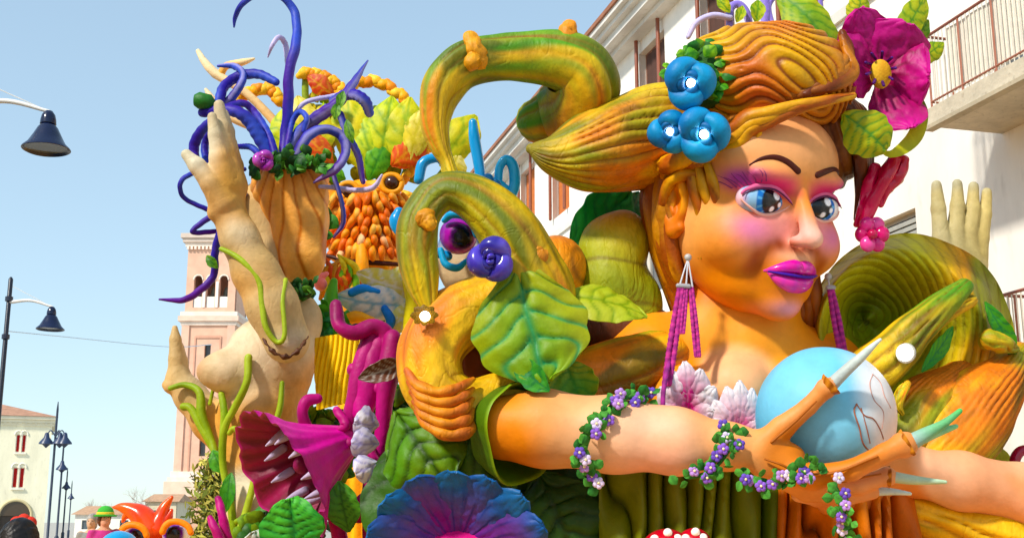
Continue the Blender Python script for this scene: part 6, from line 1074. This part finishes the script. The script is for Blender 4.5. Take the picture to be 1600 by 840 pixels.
# red arcs; their white balls stand in by colour for glowing bulbs
for i, (x_, rx) in enumerate(((1040, 34), (1084, 26))):
    t = thing('bulb_arc', ('larger glossy red arc under the purple strap, white balls in place of lit bulbs', 'smaller glossy red arc with white bulb stand-ins beside the larger one')[i], 'bulb_arc', P(x_, 960, 11.2)); q = G(); ball(q, P(x_, 850, 11.2), A([rx, rx, 24])*S(11.2), hx('b81a2c'), 28, 16); part('cap', q, t, GLOSS)
    q = G(); tube(q, TP((x_, 850, 11.2, 10), (x_, 960, 11.2, 12)), hx('e8dcc8'), 12, 6); part('stalk', q, t, PAINT)
    for dx, dy in ((.1, -.62), (.55, -.3), (-.5, -.3)): q = G(); ball(q, P(x_+dx*rx, 850+dy*30, 11.2-rx*S(11.2)*.72), 7*S(11), hx('fff8f2'), 14, 8); part('bulb_dot', q, t, GLOSS)
# right edge bits
q = G(); ball(q, P(1540, 722, 12.9), A([38, 30, 26])*S(12.9), lambda V, L: mix(hx('8f9a20'), hx('b8b82a'), .5+.6*sn(V, 5, 2)), 28, 18); solo('green_dome', q, BARK, 'yellow green dome behind the woman\'s second forearm', 'sculpture')
rt = thing('crimson_tendril', 'crimson tendril curling at the building side of the scroll', 'tendril', P(1580, 760, 12.7))
for rows in ([(1535, 736, 6), (1570, 736, 8), (1610, 742, 9), (1640, 760, 9)], [(1594, 740, 7), (1586, 722, 8), (1594, 706, 8), (1612, 702, 8)]): q = G(); tube(q, TP(*[(x_, y_, 12.5, r_) for x_, y_, r_ in rows]), hx('a8143c'), 14, 24); part('stem', q, rt, GLOSS)
# ================================================================ PEOPLE AND THE SECOND FLOAT DOWN THE STREET
def person(x, y, H, ang, skin, top, legs, hairc, lab, hat=None, arms=0., cat='person', hairlen=0):
    k = H/1.75; ca, sa = math.cos(ang), math.sin(ang)
    Wd = lambda p: np.stack([x+k*(p[:, 0]*ca-p[:, 1]*sa), y+k*(p[:, 0]*sa+p[:, 1]*ca), k*p[:, 2]], 1)
    def f(p):
        m = p.copy(); m[:, 0] = np.abs(m[:, 0])
        d = sell(p, (0, 0, 1.25), (.19, .12, .27)); d = smin(d, sell(p, (0, .01, .98), (.17, .13, .14)), .08)
        d = smin(d, chain(m, [(.09, 0, .92, .09), (.10, -.01, .5, .06), (.10, .01, .08, .042), (.105, -.1, .035, .035)], .03), .05)
        d = smin(d, chain(m, [(.17, 0, 1.43, .062), (.25, .02, 1.15, .045), (.25+.05*arms, -.12-.1*arms, .93+.2*arms, .034), (.24+.05*arms, -.16-.1*arms, .86+.2*arms, .03)], .03), .04)
        for j in range(4): d = smin(d, scap(m, (.225+.018*j+.05*arms, -.165-.1*arms, .85+.2*arms), (.22+.02*j+.05*arms, -.19-.1*arms, .775+.2*arms), .011, .008), .012)
        d = smin(d, scap(m, (.215+.05*arms, -.18-.1*arms, .87+.2*arms), (.195+.05*arms, -.215-.1*arms, .83+.2*arms), .012, .009), .012)
        d = smin(d, scap(p, (0, 0, 1.45), (0, -.01, 1.55), .055, .05), .04)
        d = smin(d, sell(p, (0, -.005, 1.635), (.075, .095, .115)), .03); d = smin(d, sell(p, (0, -.05, 1.575), (.05, .05, .05)), .03)
        d = smin(d, scap(p, (0, -.095, 1.65), (0, -.113, 1.615), .009, .014), .012); d = smin(d, sell(m, (.075, .01, 1.63), (.012, .022, .033)), .008)
        d = smax(d, -sell(m, (.032, -.105, 1.648), (.018, .02, .011)), .01); return smin(d, scap(p, (-.02, -.094, 1.577), (.02, -.094, 1.577), .008, .008), .006)
    V, Fq = nets(f, (-.42, -.42, -.02), (.42, .3, 1.8), .014)
    z = V[:, 2]; c = np.tile(hx(skin), (len(V), 1)); ar = np.abs(V[:, 0]) > .19
    c[(z < 1.47) & (z > .95+.2*arms*0)] = hx(top); c[(z <= .95) & ~ar] = hx(legs); c[(z < .07)] = hx('2a2422'); c[(z < .9+.2*arms) & ar & (z > .6)] = hx(skin); c[(z < 1.47) & (z > .9+.2*arms) & ar] = hx(top)
    e = (np.abs(np.abs(V[:, 0])-.032) < .014) & (np.abs(z-1.648) < .007) & (V[:, 1] < -.07); c[e] = hx('2a2a30'); c[(np.abs(V[:, 0]) < .024) & (np.abs(z-1.577) < .006) & (V[:, 1] < -.08)] = hx('b05a50')
    t = thing('person', lab, cat, (x, y, 0)); g = G(); g.add(Wd(V), [Fq], c); part('body', g, t, CLOTH, 'all')
    def fh(p):
        d = sell(p, (0, .015, 1.66), (.088, .108, .112)); d = smin(d, sell(p, (0, .05, 1.6-hairlen*.1), (.085, .08, .1+hairlen*.12)), .03); d = smax(d, -sell(p, (0, -.12, 1.59), (.07, .09, .105)), .02); return d-.006*np.abs(np.sin(p[:, 0]*90+p[:, 2]*20+3*np.sin(p[:, 2]*30)))
    V, Fq = nets(fh, (-.14, -.16, 1.25), (.14, .2, 1.82), .008); g = G(); g.add(Wd(V), [Fq], mix(hx(hairc), hx(hairc)*1.8, .4+.4*sn(V, 60, 2))); part('hair', g, t, HAIR, 'all')
    return t, (lambda p: Wd(np.atleast_2d(A(p, float)))[0]), k
p0 = P(36, 830, 6.2); person(p0[0], 6.2, 1.69, math.pi-.3, 'c89a78', '2a2c34', '23242c', '14100e', 'person with thick dark hair seen from behind in dark coat', hairlen=1.)
p1 = P(36, 830, 8.2); t1, W1, k1 = person(p1[0], 8.2, 1.62, math.pi+.2, 'd0a080', '2f6a5a', '2a2a36', '3a2a20', 'person in green jacket and red cap beyond the dark haired one')
q = G(); lathe(q, [(.105, -.03), (.108, 0), (.1, .05), (.06, .1), (.01, .12)], hx('c8281e'), W1((0, .01, 1.70)), (0, 0, 1), 20); part('cap', q, t1, CLOTH)
for k in range(3): q = G(); a = k*1.2+.4; ball(q, W1((.05*math.cos(a), .02, 1.82+.03*math.sin(a))), .045, hx('d8341e'), 12, 8); part('pompom', q, t1, FOAM)
p2 = P(165, 800, 19); t2, W2, k2 = person(p2[0], 19, 1.88, .5, 'e0a080', 'c83a8a', '3a4a9a', '4a2a18', 'person in magenta costume wearing round green hat', arms=1.)
q = G(); lathe(q, [(.17, -.02), (.18, 0), (.13, .015), (.128, .05), (.11, .1), (.06, .14), (.005, .15)], hx('3fae3a'), W2((0, .01, 1.68)), (0, 0, 1), 24); ht = part('hat', q, t2, CLOTH)
q = G(); lathe(q, [(.132, .0), (.136, .012), (.134, .04), (.128, .045)], hx('e8c83a'), W2((0, .01, 1.685)), (0, 0, 1), 24); part('hat_band', q, ht, CLOTH)
p3 = P(143, 820, 21); person(p3[0], 21, 1.82, .1, 'd0a888', '8a8a86', '40424a', '8a8680', 'person in grey coat standing next to the green hatted one')
# small orange creature float
D = 22; of = thing('creature_float', 'small orange red horned creature float with big round eyes down the street', 'float', tuple(P(238, 815, D)[:2])+(0,))
q = G(); ball(q, P(238, 870, D), A([58, 46, 52])*S(D), lambda V, L: mix(hx('d8401c'), hx('e88a2a'), sst(.1, .9, L[:, 2]+.3*sn(V, 6, 1))), 28, 18); part('body', q, of, PAINT)
for rows in ([(235, 826, 22), (222, 806, 18), (206, 796, 12), (190, 791, 7), (178, 791, 2)], [(222, 806, 10), (204, 800, 8), (196, 806, 5), (192, 814, 2)], [(246, 824, 20), (252, 806, 12), (258, 790, 8), (268, 776, 3)], [(250, 822, 14), (262, 808, 8), (268, 796, 3)], [(224, 830, 18), (210, 822, 10), (202, 818, 4)]):
    q = G(); tube(q, TP(*[(x_, y_, D-.3, r_) for x_, y_, r_ in rows]), lambda t, a, V: mix(hx('d83a1c'), hx('e8641e'), .5+.6*sn(V, 5, 3)), 14, 26); part('horn', q, of, GLOSS)
for x_, y_ in ((208, 838), (276, 834)):
    q = G(); r_, u_, f_ = frame(x_, y_)
    ball(q, P(x_, y_, D-.55), 20*S(D), lambda V, L: mix(mix(hx('d8d8dc'), hx('6a2aa0'), sst(.62, .68, L@(-f_+(.35 if x_ < 240 else -.35)*r_)/1.06)), hx('0c0c14'), sst(.8, .84, L@(-f_+(.35 if x_ < 240 else -.35)*r_)/1.06)), 28, 18); part('eye', q, of, GLOSS)
    q = G(); tube(q, TP(*[(x_+22*math.cos(a), y_-18*math.sin(a), D-.85, 5) for a in np.linspace(.1, 3.0, 8)]), hx('e8862a'), 10, 24); part('eyelid', q, of, PAINT)
q = G(); box(q, (P(180, 900, D)[0], D-1, .3), (P(300, 900, D)[0], D+2, 1.2), hx('3a6ab0')); part('cart', q, of, PAINT, False)
for dx in (.35, 1.1):
    for dy in (-.9, 1.8): q = G(); lathe(q, [(.06, -.08), (.28, -.08), (.3, 0), (.28, .08), (.06, .08)], hx('1a1a1c'), A([P(180, 900, D)[0]+dx, D+dy, .3]), (0, 1, 0), 18); part('wheel', q, of, FOAM)
bc = thing('blue_cart', 'bright blue cart hood in front of the green hatted person', 'cart', tuple(P(186, 815, 18)[:2])+(0,)); s_ = S(18)
q = G(); c0 = P(186, 850, 18); ball(q, c0, A([26, 40, 20])*s_, hx('1f9ad8'), 24, 14); part('hood', q, bc, GLOSS); q = G(); box(q, c0-A([26*s_, .6, c0[2]-.35]), c0+A([26*s_, .6, -5*s_]), hx('1a7ab8')); part('body', q, bc, GLOSS, False)
for sx in (-1, 1):
    for sy in (-.5, .5): q = G(); lathe(q, [(.05, -.06), (.24, -.06), (.26, 0), (.24, .06), (.05, .06)], hx('1a1a1c'), A([c0[0]+sx*24*s_, 18+sy, .26]), (1, 0, 0), 18); part('wheel', q, bc, FOAM)
